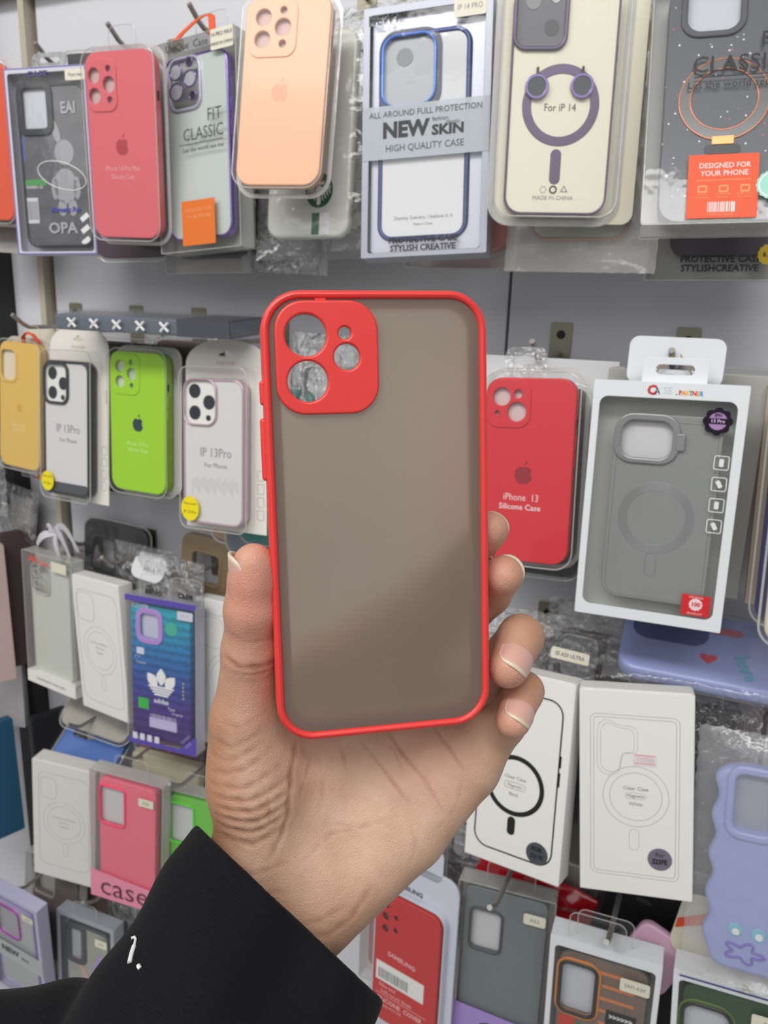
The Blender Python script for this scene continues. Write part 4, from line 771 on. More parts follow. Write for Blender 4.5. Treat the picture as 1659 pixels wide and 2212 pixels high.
k = K('phone_case_card', 'red phone case on white hanging card below the hand', 'phone case', POSE['red_card'], G4)
CW = pm('cool_white_shell', (206, 210, 222), .35, 0, .4)
hs = [ci(a, b, 3.6, 4.2) for a, b in ((-30, 41), (-30, 27.5), (-30, 14))] + [ci(a, b, 2.3, 2.8) for a, b in ((-18, 31), (-18, 17))]
k.plate('backing_card', [rr(0, 0, k.w, k.h, 14)], 8, 3, CW, .6); k.plate('hanging_tab', [rr(6, k.h / 2 + 8, 40, 34, 8), rr(6, k.h / 2 + 14, 22, 5, 2.4)], 8, 1.5, CW, .2)
RC = pm('signal_red_rubber', (200, 40, 44), .45, 0, .2)
k.put('case_tray', MB().plate([rr(-4, -18, 80, 152, 13), rr(-4, -18, 77, 149, 12)], 1, 8, .5), CW, None, None, True)
c = k.put('phone_case', MB().plate([rr(-5, -18, 74, 144, 11)] + hs, 0, 2.2, .9).plate([rr(-5, -18, 74, 144, 11), rr(-5, -18, 71, 141, 10)], 1, 7, .8), RC, None, None, True)
k.plate('paper_liner', [rr(-5, -18, 71, 141, 9)], 3.5, 3, pm('dark_liner', (110, 60, 66), .5))
k.text([('SAMSUNG', -9, -12, 6.4, dict(weight=.02, sx=1.1, rot_=-.06))], pm('pink_white_ink', (236, 186, 186), .5), -.15, parent=c)
k.text([('SAMSUNG', -10, 62, 6.4, dict(weight=.03, sx=1.1))], pm('dark_ink', (64, 66, 70), .5), 7.8)
k.text([('Silky and', -24, -50, 5.6), ('Soft-touch finish', -13, -56.5, 5.6), ('SILICONE  COVER', -9, -66, 6.6, dict(weight=.02)), ('Galaxy A13 5G', -20, -72, 4.4)], pm('pink_white_ink', (236, 186, 186), .5), -.15, parent=c)
k.plate('white_label', [quad(-38, -45, 18, -24)], -.4, .3, WHITE); bars(k, -35, -42, 0, -31, -.6, GREY_INK, 6); k.plate('printed_rule', [quad(-38, -60.5, 22, -60)], -.2, .1, pm('pink_white_ink', (236, 186, 186), .5))
k.put('clear_blister', MB().plate([rr(-4, -18, 82, 154, 14)], -2.5, .5, .2).plate([rr(-4, -18, 82, 154, 14), rr(-4, -18, 81, 153, 13.5)], -2.1, 10), CLEAR, None, None, True)
k = lip_box('clear box with smoky grey case and lilac lettered lip, bottom row', POSE['a82_box'], (112, 120, 124), (58, 70, 78), (166, 140, 206), 'ca', (-17, 38, 32, 46, 7), 'A62', lipz=-50, ink=pm('dark_ink', (64, 66, 70), .5))
def frame_box(label, pose, colr, rimc, camr, sticker, bandc, txt):
    k = K('phone_case_box', label, 'phone case', pose, G4)
    window_box(k, WF, (0, -3, k.w - 9, k.h - 12), 22, r=4, back=pm('pale_tray', (186, 188, 182), .5))
    cx, cz, cw, ch_, cr = camr; hl = rr(cx, cz, cw - 7, ch_ - 7, cr - 3.5)
    m = pm('patterned_case', colr, .45, 0, .2, .35, 90)
    c = k.put('phone_case', MB().plate([rr(0, -3, 74, 150, 11), hl], 3, 2, .8).plate([rr(0, -3, 74, 150, 11), rr(0, -3, 71, 147, 10)], 4, 9, .8), m, None, None, True)
    k.plate('case_rim', [rr(0, -3, 75, 151, 12), rr(0, -3, 72, 148, 10.5)], 2.6, 9, pm('case_edge', rimc, .4), .8, c)
    k.plate('camera_outer_ring', [rr(cx, cz, cw + 4, ch_ + 5, cr + 3), hl], 2.0, 1.6, pm('ring_outer', bandc, .35, .2), .5, c)
    k.plate('camera_ring', [rr(cx, cz, cw, ch_, cr), hl], .9, 2.6, pm('ring_black', (30, 32, 34), .35, 0, .3), .9, c); k.plate('camera_backing', [rr(cx, cz, cw - 3, ch_ - 3, cr - 1)], 7, .6, pm('cam_white', (196, 200, 208), .5))
    k.plate('model_sticker', [rr(26, 56, 24, 13, 2)], -.5, .25, STICKER, .1); k.text([(sticker, 26, 56, 5.2, dict(sx=.85))], GREY_INK, -.65)
    return k, c
k, c = frame_box('white framed box with brown and orange striped case, two clear tabs', POSE['a34_box'], (118, 100, 92), (70, 70, 70), (-20, 34, 34, 56, 9), 'SAM A34', (214, 136, 66), '')
for i in range(7): k.plate('orange_streak', [rr(8 + (i * 5 % 7), 58 - i * 13, 34 - (i * 7 % 12), 3, 1.4)], 2.8, .3, pm('streak_orange', (206, 128, 78), .5), 0, c)
k.plate('black_patch', [quad(5, -2, 30, 22)], 2.6, .3, INK, 0, c); k.text([('>>>>>>', 17.5, 16, 7, dict(weight=.03, sx=.8)), ('* * #', 17.5, 6, 6)], WHITE_INK, 2.4)
k.plate('red_patch', [quad(-34, -14, -20, 2)], 2.8, .3, pm('patch_red', (196, 60, 50), .5), 0, c); k.plate('green_patch', [quad(-20, -14, -4, -2)], 2.8, .3, pm('patch_green', (40, 120, 96), .5), 0, c)
for dx, dy in ((-8, 3), (-2, 9)): hang_tab(k, dx, None, 46, 26, y=dy)
k = K('phone_case_card', 'pale pink phone case corner above the striped case box', 'phone case', (-.010, .612, .960, .05, -.05, .42, .048, .058), G4)
k.put('phone_case', MB().plate([rr(0, 0, k.w, k.h, 9)], 0, 8, 2), pm('pale_pink_rubber', (226, 184, 208), .45, 0, .2), None, None, True)
k = K('phone_case_pack', 'black phone case tilted behind the pale pink corner', 'phone case', (-.022, .636, .922, .05, -.05, .20, .100, .19), G4)
k.put('phone_case', MB().plate([rr(0, 0, k.w, k.h, 14)], 0, 10, 3), pm('black_matte', (24, 24, 26), .5), None, None, True)
k.plate('camera_slots', [rr(-16, 70, 14, 4, 2)], -.3, .4, pm('slot_grey', (60, 60, 62), .4))
k, c = frame_box('white framed box with dark green case at the lower right corner', POSE['green_case_box'], (44, 76, 48), (40, 50, 42), (-18, 30, 40, 50, 12), 'A54', (90, 120, 60), '')
hang_tab(k, 0, None, 40, 24); k.tube('blue_line', [(-40, -.4, 79), (44, -.4, 79)], .6, pm('navy_line', (46, 52, 130), .4))
k = K('hanging_card', 'cream hanging card with orange corner band at lower right', 'phone case', (.062, .612, 1.000, .0, -.02, .14, .115, .06), G4)
k.plate('backing_card', [rr(0, 0, 118, 62, 14), ci(6, 6, 12, 6)], 0, 1.2, pm('cream_card', (226, 220, 200), .5), .2)
k.plate('orange_band', [[(-58, -8), (-58, 2), (-22, 30), (-4, 30)]], -.3, .3, OR2); k.text([('ORIGINAL', -36, 11, 6.5, dict(rot_=.62))], pm('pale_orange', (240, 160, 110), .5), -.45)
k.text([('mycase', 6, -10, 8)], pm('red_script', (196, 60, 50), .5), -.2)
k = K('phone_case_bag', 'crumpled red bag behind the bold black outlined box', 'phone case', (-.118, .640, .955, .1, 0, .25, .11, .05), G4)
k.put('red_bag', MB().pillow(0, 0, 125, 58, 14, -2, 22, 2.4), pm('red_foil', (188, 24, 38), .22, 0, .6), None, None, True)

k = K('phone_case_box', 'lilac box with magenta camera ring and pale text band, lower left corner', 'phone case', POSE['newskin_box2'], G4)
window_box(k, pm('lilac_frame', (186, 184, 210), .35), (0, 0, k.w - 12, k.h - 12), 18, r=2, back=pm('lilac_back', (176, 176, 200), .45))
MAG = pm('magenta_chrome', (196, 50, 190), .2, .5)
bumper(k, 0, -2, 74, 158, 3, pm('lilac_rubber', (160, 154, 204), .3), pm('clear_lilac', (182, 186, 190), .2, 0, .7), 3, camera=(-10, 42, 42, 54, 10), cam_mat=MAG, cam_back=pm('cam_grey', (168, 172, 178), .3), ringw=1.8)
k.plate('text_band', [quad(-k.w / 2, -26, k.w / 2, 4)], -.3, .2, film('pale_band', .7, .25, .05, 20, 1, hazecol=(204, 208, 212))); k.text([('NEW', -10, -9, 14, dict(weight=.04)), ('skin', 18, -11, 9)], pm('dark_ink', (64, 66, 70), .5), -.45)
k.plate('model_sticker', [rr(32, 72, 20, 10, 1.5)], -.3, .25, STICKER, .1); k.text([('A53', 32, 72, 5)], GREY_INK, -.45)
k = K('phone_case_box', 'grey box with dark framed case and pastel print beside the sleeve', 'phone case', POSE['grey_box5'], G4)
window_box(k, pm('cool_grey_card', (170, 176, 184), .35, .2), (0, -1, k.w - 12, k.h - 12), 20, r=2, back=pm('silver_back', (190, 192, 204), .45))
bumper(k, 0, -3, 76, 158, 3, pm('graphite_rubber', (74, 78, 82), .4), pm('pastel_print', (160, 164, 154), .35, 0, .4, .3, 40), 4, camera=(-18, 45, 34, 62, 9), cam_back=pm('cam_grey', (168, 172, 178), .3), ringw=8)
k.plate('lilac_print', [rot(rr(16, 20, 8, 44, 3), -.3, 16, 20)], 3.6, .2, pm('lilac_print', (170, 150, 200), .5)); k.plate('peach_print', [rot(rr(-4, 0, 7, 54, 3), .5, -4, 0)], 3.6, .2, pm('peach_print', (200, 160, 150), .5))
k.plate('model_sticker', [rr(27, 62, 20, 12, 1.5)], -.3, .25, STICKER, .1); k.text([('A34', 27, 62, 5)], GREY_INK, -.45); hang_tab(k, -4, None, 40, 18, y=5)

# ================================================================ packs hanging behind the front ones and in the gaps
def back_pack(label, pose, kind, colr, cat='phone case', group='packs hanging behind the front ones', dep=15, ring=(190, 190, 192), r=12):
    k = K({'box': 'phone_case_box', 'bag': 'phone_case_bag', 'card': 'carton', 'pack': 'phone_case_pack'}[kind], label, cat, pose, group)
    m = pm('case_plastic', colr, .4, 0, .3)
    if kind == 'card': card_box(k, pm('pack_card', colr, .5), dep, flap=True); return k
    hl = rr(-k.w * .18, k.h * .27, k.w * .34, k.h * .22, 6)
    if kind == 'pack': k.plate('phone_case', [rr(0, 0, k.w, k.h, r), hl], 0, 10, m, 2); k.plate('camera_ring', [rr(-k.w * .18, k.h * .27, k.w * .42, k.h * .26, 9), hl], -1, 2, m, .8)
    else: k.plate('phone_case', [rr(0, 0, k.w * .80, k.h * .84, 10), hl], 4, 9, m, 1.5); k.plate('camera_ring', [rr(-k.w * .18, k.h * .27, k.w * .40, k.h * .26, 9), hl], 3, 2, pm('ring_misc', ring, .3, .3), .8)
    if kind == 'box': clear_box(k, dep, backmat=pm('warm_card', (206, 200, 194), .5)); hang_tab(k, 0, None, 36, 20, y=6)
    if kind == 'bag': k.put('clear_bag', MB().pillow(0, 6, k.w * 1.05, k.h * 1.08, 16, -3, int(abs(pose[0]) * 1000) % 97, 1.8), BAG, None, None, True)
    if kind == 'pack': k.plate('clear_blister', [rr(0, 0, k.w + 6, k.h + 6, r + 3)], -2.5, .5, CLEAR, .2); k.tube('blister_edge', [(x, 4, z) for x, z in rr(0, 0, k.w + 7, k.h + 7, r + 3)], .9, EDGE, None, True)
    return k
def B(x, y, z, w=.09, h=.175, yaw=.03, pitch=-.04, roll=0.0): return (x, y, z, yaw, pitch, roll, w, h)
DK = (52, 48, 52); SM = (150, 150, 148); PALE = (200, 198, 192)
for lb, p_, kd, co in (
    # top row
    ('orange edged clear box behind the orange red case', B(-.80, .685, 1.63, roll=.04), 'box', (120, 110, 104)),
    ('dark plum case showing under the coral case', B(-.590, .655, 1.625, .085, .178, roll=-.03), 'pack', (66, 44, 56)),
    ('dark glossy case standing above the purple edged box', B(-.655, .690, 1.655, .10, .17, yaw=.1, roll=.02), 'pack', (60, 60, 62)),
    ('grey clear box under the iridescent case box', B(-.505, .668, 1.615, .10, .185, yaw=.02, roll=-.03), 'box', (110, 112, 112)),
    ('smoke clear box between iridescent case and peach case', B(-.455, .690, 1.625, .10, .185, roll=-.02), 'box', (150, 146, 140)),
    ('bag with grey case left of the white emblem case', B(-.415, .668, 1.61, .09, .17, roll=.03), 'bag', (90, 92, 92)),
    ('crinkled bag with pale case right of the emblem case', B(-.325, .672, 1.64, .09, .185, roll=-.04), 'bag', (176, 172, 156)),
    ('pack with pink flowers just under the silver framed box', B(-.232, .645, 1.622, .095, .185, roll=.0), 'box', (206, 140, 136)),
    ('grey backed box between silver framed box and ivory case', B(-.195, .668, 1.640, .10, .18, roll=-.02), 'box', (166, 160, 150)),
    ('hazy clear box between the ivory and speckled cases', B(-.085, .690, 1.640, .10, .18, roll=.02), 'box', (176, 176, 172)),
    # second row
    ('cream card pack behind the mustard yellow case', B(-.765, .712, 1.375, .09, .17), 'card', (222, 214, 196)),
    ('dark case behind the black rimmed card pack', B(-.62, .675, 1.365, .085, .17, roll=.01), 'pack', (44, 40, 42)),
    ('brown patterned case behind the lime green case', B(-.545, .680, 1.370, .085, .17, roll=-.01), 'pack', (112, 92, 84)),
    ('pale card pack behind the lime green case', B(-.585, .700, 1.362, .10, .17, roll=.01), 'card', (206, 200, 188)),
    ('teal phone case showing left of the held case', B(-.425, .665, 1.335, .085, .16, roll=-.02), 'pack', (22, 134, 126)),
    ('brick patterned phone case below the pink rimmed card', B(-.480, .690, 1.315, .08, .15, roll=.02), 'pack', (158, 128, 104)),
    ('blue grey framed case below the pink rimmed card', B(-.455, .675, 1.310, .075, .148, roll=-.03), 'pack', (108, 122, 134)),
    ('hazy box behind the held case, seen through its lens holes', B(-.36, .660, 1.375, .09, .165, roll=.02), 'bag', (150, 148, 146)),
    ('silvery bag behind the held case', B(-.28, .650, 1.37, .095, .175, roll=-.03), 'bag', (176, 178, 180)),
    ('black case edge under the red case on the wall', B(-.155, .648, 1.357, .08, .16, roll=-.03), 'pack', (34, 32, 34)),
    ('grey pack under the red case on the wall', B(-.150, .690, 1.345, .10, .16, roll=.02), 'card', (120, 116, 112)),
    ('clear box behind the tall grey case box', B(-.045, .640, 1.372, .115, .17, roll=.0), 'card', (170, 168, 164)),
    ('silver card pack behind the tall grey case box', B(-.03, .680, 1.370, .125, .18, yaw=0.02), 'card', (176, 176, 180)),
    ('cream case peeking in at the right edge, second row', B(.070, .570, 1.365, .085, .16, roll=-.04), 'pack', (222, 214, 186)),
    ('navy blue edged pack at the right edge, second row', B(.066, .602, 1.370, .09, .165, roll=-.04), 'pack', (40, 44, 100)),
    ('tan pack at the right edge, second row', B(.062, .635, 1.372, .095, .165, roll=-.04), 'card', (190, 176, 152)),
    # third row
    ('dark phone case standing behind the white ribbon bow', B(-.705, .724, 1.130, .10, .18, roll=.05), 'pack', (62, 60, 62)),
    ('brown patterned bag behind the clear box with bow', B(-.765, .720, 1.095, .07, .16, roll=-.02), 'bag', (110, 92, 84)),
    ('gold edged phone case above the blue and purple box', B(-.540, .717, 1.142, .11, .17, roll=.08), 'pack', (150, 128, 96)),
    ('white labelled bag above the outlined white box', B(-.640, .700, 1.110, .09, .17, roll=.04), 'bag', (216, 216, 216)),
    ('silvery bag behind the blue and purple box', B(-.575, .668, 1.110, .09, .18, roll=.02), 'bag', (150, 146, 144)),
    ('hazy clear box behind the thumb', B(-.452, .700, 1.10, .09, .175, roll=-.01), 'box', (160, 150, 160)),
    ('bag above the bold black outlined box', B(-.165, .640, 1.133, .09, .19, roll=-.02), 'bag', (130, 126, 122)),
    ('crinkled bag between the two big white boxes', B(-.095, .675, 1.140, .09, .185, roll=.02), 'bag', (110, 108, 104)),
    ('black rimmed clear case between the two big white boxes', B(-.092, .625, 1.105, .075, .165, roll=.02), 'pack', (52, 50, 46)),
    ('dark bagged case behind the lilac stickered white box', B(-.005, .640, 1.112, .10, .18, roll=-.03), 'bag', (56, 48, 48)),
    ('dark red striped bag between white box and wavy case', B(.015, .705, 1.110, .10, .19, roll=-.02), 'bag', (96, 30, 34)),
    ('white pack with red band left of the bold outlined box', B(-.185, .690, 1.035, .09, .11, roll=.1), 'card', (214, 212, 216)),
    # fourth row
    ('blue phone case lying above the leftmost white box', (-.745, .700, .905, .1, -.9, .08, .10, .07), 'pack', (66, 112, 190)),
    ('pale grey case lying above the blue one', (-.735, .718, .955, .1, -.8, .08, .11, .06), 'pack', (170, 166, 156)),
    ('clear bag behind the pink case box', B(-.535, .725, .880, .09, .18, roll=.03), 'bag', (176, 176, 160)),
    ('beige box edge right of the pink case box', B(-.595, .672, .862, .092, .17, yaw=.16, roll=.05), 'card', (196, 192, 168)),
    ('bag behind the red case on white card', B(-.190, .690, .900, .09, .18, roll=-.03), 'bag', (100, 98, 104)),
    ('pink edged pack left of the red case on white card', B(-.262, .650, .875, .09, .19, roll=-.02), 'box', (160, 110, 116)),
    ('silvery box behind the striped case box', B(-.070, .668, .925, .10, .17, roll=.03), 'box', (130, 132, 134)),
    ('grey bag behind the smoky grey case box', B(-.125, .695, .915, .09, .18, roll=.02), 'bag', (120, 116, 114)),
    ('clear bag above the cream hanging card', B(.035, .660, .985, .12, .17, roll=.05), 'bag', (112, 108, 104)),
    # left edge bay and lower left
    ('pinkish pack seen edge on, left edge of third row', B(-.866, .640, 1.090, .09, .185, yaw=1.0), 'card', (196, 172, 168)),
    ('dark pack beside the pinkish one, left edge of third row', B(-.846, .705, 1.100, .045, .185, yaw=1.1), 'card', (74, 58, 62)),
    ('silvery bag at the left edge between second and third rows', B(-.885, .670, 1.27, .10, .10, yaw=.15), 'bag', (150, 146, 140)),
    ('crumpled bag at the left edge above the pinkish pack', B(-.875, .715, 1.21, .09, .07, yaw=.0, roll=.15), 'bag', (176, 172, 168)),
    ('teal blue pack edge at far left, fourth row', B(-.858, .650, .850, .05, .17, yaw=1.25), 'card', (34, 86, 118)),
    ('black pack edge beside the teal one, fourth row', B(-.815, .705, .850, .05, .17, yaw=1.2), 'card', (30, 30, 34)),
    ('silvery bag at the far left, fourth row', B(-.925, .635, .860, .09, .19, yaw=.4), 'bag', (176, 176, 176)),
    ('white pack at the far left below the third row', B(-.925, .700, .955, .10, .12, yaw=.3), 'card', (206, 204, 204)),
    ('white edged box behind the lilac box, lower left', B(-.805, .668, .635, .10, .185, yaw=.05, roll=.09), 'box', (120, 110, 104)),
    ('brown edged pack behind the lilac box, lower left', B(-.785, .70, .640, .10, .18, yaw=.05, roll=.09), 'card', (130, 112, 100)),
    ('rust coloured pack at the lower left edge', B(-.86, .640, .585, .09, .10, yaw=.2), 'card', (150, 84, 70)),
    ('clear bag right of the grey box, beside the sleeve', B(-.665, .680, .640, .10, .18, roll=.03), 'bag', (130, 132, 130)),
    ):
    back_pack(lb, p_, kd, co)

# flat tray of cross marks lying on the hooks of the second row
k = K('tray_pack', 'long clear tray with five white cross marks lying on the second row hooks', 'tray', (-.535, .625, 1.481, .02, -1.50, .0, .215, .060), None)
k.put('tray', MB().plate([rr(0, 0, 209, 54, 4)], 0, 15, 2), pm('slate_tray', (96, 104, 116), .3, 0, .6), None, None, True)
k.put('tray_shell', MB().plate([rr(0, 0, 215, 60, 5)], -2.5, .6, .2).plate([rr(0, 0, 215, 60, 5), rr(0, 0, 214, 59, 4.5)], -2, 19), CLEAR, None, None, True)
for i in range(5):
    x = -78 + i * 28; mb = MB()
    for s_ in (-1, 1): mb.tube([(x - 5, -29, -7.5 - s_ * 4) if False else (x - 4.5, 7 - s_ * 4, -30.6), (x + 4.5, 7 + s_ * 4, -30.6)], 1.3, 6)
    k.put('cross_mark', mb, WHITE_INK)
k.put('dark_end', MB().box(46, 104, -.4, 15.4, -27.6, 27.4), pm('dark_end', (66, 68, 78), .3))
# white A21S sticker bag
k = K('sticker_pack', 'white tag lettered A21S above the outlined white box', 'tag', (-.600, .672, 1.197, .05, -.5, .12, .046, .030), None)
k.plate('white_tag', [rr(0, 0, 46, 30, 11)], 0, 1, pm('white_glossy', (222, 222, 224), .25), .2); k.text([('A21S', 2, -3, 8)], GREY_INK, -.2)
k = K('sticker_pack', 'cream A23 ULTRA tag among clear bags right of the fingers', 'tag', (-.107, .622, 1.219, .05, -.1, .06, .032, .010), None)
k.plate('cream_tag', [rr(0, 0, 32, 10, 2)], 0, .8, STICKER, .2); k.text([('SS A23 ULTRA', 0, 0, 4.6, dict(sx=.85, weight=.03))], GREY_INK, -.2)
k = K('hang_card', 'white slotted card tab above the tall grey case box', 'tag', (-.052, .615, 1.466, .03, -.03, 0, .068, .034), None)
k.plate('card_tab', [rr(0, 0, 66, 34, 7), rr(1, -2, 42, 8, 4)], 0, 1, WF, .2)
for s_ in (-1, 1): k.tube('rubber_band', [(1 + s_ * 2, -3, 5), (s_ * 12, -4, -8), (s_ * 22, -3, -20)], .9, pm('amber_band', (186, 142, 96), .3), flat=.6)
k.tube('white_loop', [(-2 + 8 * math.cos(a), -3, -16 + 6 * math.sin(a)) for a in [i * math.pi / 6 for i in range(12)]], 1.4, WHITE, None, True)
# ================================================================ the hand holding the case (held-case frame, millimetres)
HM = H.root.matrix_world.copy(); HT = HM @ Matrix.Translation((0, 0, H.dz))
def grid(lo, hi, st):
    ax = [np.arange(lo[i], hi[i] + st, st, dtype=np.float32) for i in range(3)]
    return ax, np.stack(np.meshgrid(*ax, indexing='ij'), -1)
def cone(P, a, b, ra, rb):
    a = np.array(a, np.float32); b = np.array(b, np.float32); d = b - a; t = np.clip(((P - a) @ d) / (d @ d), 0, 1)
    return np.linalg.norm(P - a - t[..., None] * d, axis=-1) - (ra + (rb - ra) * t)
def ell(P, c, r, axes=None):
    q = P - np.array(c, np.float32)
    if axes is not None: q = q @ np.array(axes, np.float32).T
    q = q / np.array(r, np.float32); n = np.linalg.norm(q, axis=-1); return (n - 1) * min(r)
def smin(a, b, k):
    h = np.clip(.5 + .5 * (b - a) / k, 0, 1); return b * (1 - h) + a * h - k * h * (1 - h)
def chain(P, J, k=2.0):
    d = None
    for (a, ra), (b, rb) in zip(J, J[1:]):
        e = cone(P, a, b, ra, rb); d = e if d is None else smin(d, e, k)
    return d
def surface_nets(D, lo, st):
    """closed surface of a distance grid"""
    s = D < 0; nx, ny, nz = D.shape
    c = s[:-1, :-1, :-1].astype(np.int8)
    cnt = sum(s[i:nx - 1 + i, j:ny - 1 + j, l:nz - 1 + l].astype(np.int8) for i in (0, 1) for j in (0, 1) for l in (0, 1))
    act = (cnt > 0) & (cnt < 8); idx = -np.ones(act.shape, np.int64); ids = np.argwhere(act); idx[act] = np.arange(len(ids))
    pos = np.zeros((len(ids), 3)); num = np.zeros(len(ids))
    offs = [(i, j, l) for i in (0, 1) for j in (0, 1) for l in (0, 1)]
    for a in offs:
        for ax in range(3):
            if a[ax] == 0:
                b = list(a); b[ax] = 1
                da = D[ids[:, 0] + a[0], ids[:, 1] + a[1], ids[:, 2] + a[2]]; db = D[ids[:, 0] + b[0], ids[:, 1] + b[1], ids[:, 2] + b[2]]
                m = (da < 0) != (db < 0); t = np.where(m, da / np.where(m, da - db, 1), 0)
                p = np.tile(np.array(a, float), (len(ids), 1)); p[:, ax] += t; pos[m] += p[m]; num[m] += 1
    V = (ids + pos / num[:, None]) * st + np.array(lo)
    Q = []
    for ax in range(3):
        o1, o2 = [(1, 2), (2, 0), (0, 1)][ax]
        A = s; sl0 = [slice(1, -1)] * 3; sl0[ax] = slice(0, -1); sl1 = [slice(1, -1)] * 3; sl1[ax] = slice(1, None)
        a0 = A[tuple(sl0)]; a1 = A[tuple(sl1)]; e = np.argwhere(a0 != a1); fl = a0[a0 != a1]
        base = e.copy(); base[:, o1] += 1; base[:, o2] += 1
        def g(d1, d2):
            q = base.copy(); q[:, o1] -= d1; q[:, o2] -= d2; return idx[q[:, 0], q[:, 1], q[:, 2]]
        q = np.stack([g(1, 1), g(0, 1), g(0, 0), g(1, 0)], 1); q[~fl] = q[~fl][:, ::-1]; Q.append(q)
    return V, np.concatenate(Q)
def to_mesh(name, V, Q, mat):
    me = bpy.data.meshes.new(name); me.vertices.add(len(V)); me.vertices.foreach_set('co', (V * .001).astype(np.float32).ravel())
    me.loops.add(Q.size); me.loops.foreach_set('vertex_index', Q.ravel().astype(np.int32))
    me.polygons.add(len(Q)); me.polygons.foreach_set('loop_start', np.arange(0, Q.size, 4, dtype=np.int32)); me.polygons.foreach_set('loop_total', np.full(len(Q), 4, np.int32))
    me.polygons.foreach_set('use_smooth', [True] * len(Q)); me.update(calc_edges=True); me.validate(); me.materials.append(mat); return me
def normals(me):
    n = np.empty(len(me.vertices) * 3, np.float32); me.vertices.foreach_get('normal', n); return n.reshape(-1, 3)
def sm_lap(V, Q, it=2, lam=.5):
    for _ in range(it):
        acc = np.zeros_like(V); cn = np.zeros(len(V))
        for a, b in ((0, 1), (1, 2), (2, 3), (3, 0)):
            np.add.at(acc, Q[:, a], V[Q[:, b]]); np.add.at(acc, Q[:, b], V[Q[:, a]]); np.add.at(cn, Q[:, a], 1); np.add.at(cn, Q[:, b], 1)
        V = V + lam * (acc / cn[:, None] - V)
    return V
st = 0.95; lo = (-86, -8, -186); hi = (72, 62, 10)
ax, P = grid(lo, hi, st); P = P.astype(np.float32)
Jt = [((-46, 24, -100), 15), ((-48.3, 21, -73), 12.0), ((-45.6, 14.5, -46), 9.4), ((-44.4, 9, -30), 8.9), ((-43.6, 6.5, -19), 7.8), ((-43.2, 5.4, -13.5), 6.9)]
Ji = [((-22, 36, -62), 10), ((20, 33, -38), 8.6), ((36, 23, -20), 7.5), ((41.2, 9.5, -7.2), 6.7)]
Jm = [((-2, 36, -68), 10), ((32, 35, -52), 8.8), ((45.5, 23.5, -34), 7.9), ((45.8, 8.5, -23.8), 7.2)]
Jr = [((16, 34, -78), 10), ((47, 36, -72), 8.6), ((55, 15.5, -49.5), 8.3), ((46.6, 6.0, -57.8), 7.4)]
Jp = [((34, 30, -95), 9.5), ((54, 30, -88), 7.8), ((56.0, 15, -70.5), 7.2), ((48.4, 6.0, -78.0), 6.5)]
fing = None
for J in (Ji, Jm, Jr, Jp):
    d = chain(P, J, 2.5); fing = d if fing is None else np.minimum(fing, d)
palm = None
W0 = [(-49, 21, -132), (-41, 21, -139), (-33, 20, -147)]
for a, ra, b, rb in (((-22, 36, -64), 11, (-45, 26, -126), 13), ((-2, 37, -70), 11, (-38, 26, -132), 13.5), ((15, 38, -80), 11, (-30, 25, -138), 13.5), ((30, 31, -94), 10, (-20, 24, -142), 14),
                     ((-45, 26, -122), 15, (-66, 12, -160), 17), ((-26, 24, -138), 16, (-46, 10, -180), 17)):
    e = cone(P, a, b, ra, rb); palm = e if palm is None else smin(palm, e, 9)
palm = smin(palm, ell(P, (-46, 25, -100), (17, 15, 27)), 8)           # thenar mound
palm = smin(palm, ell(P, (2, 27, -121), (25, 13, 15), Matrix.Rotation(math.radians(38), 3, 'Y')), 9)   # hypothenar mound
palm = smin(palm, ell(P, (20, 33, -92), (18, 11, 12)), 7)
palm = smin(palm, chain(P, [((50, 27, -89), 9), ((37, 26, -103), 12.5), ((12, 23, -126), 14), ((-24, 17, -150), 15)], 3), 6)                 # outer edge of the palm
palm = smin(palm, cone(P, (-46, 30, -84), (-20, 40, -66), 9, 9), 10)                                   # web between thumb and index
thumb = chain(P, Jt, 4)
D = smin(palm, thumb, 8); D = smin(D, fing, 4.5)
del P
V, Q = surface_nets(D, lo, st); V = sm_lap(V, Q, 3)
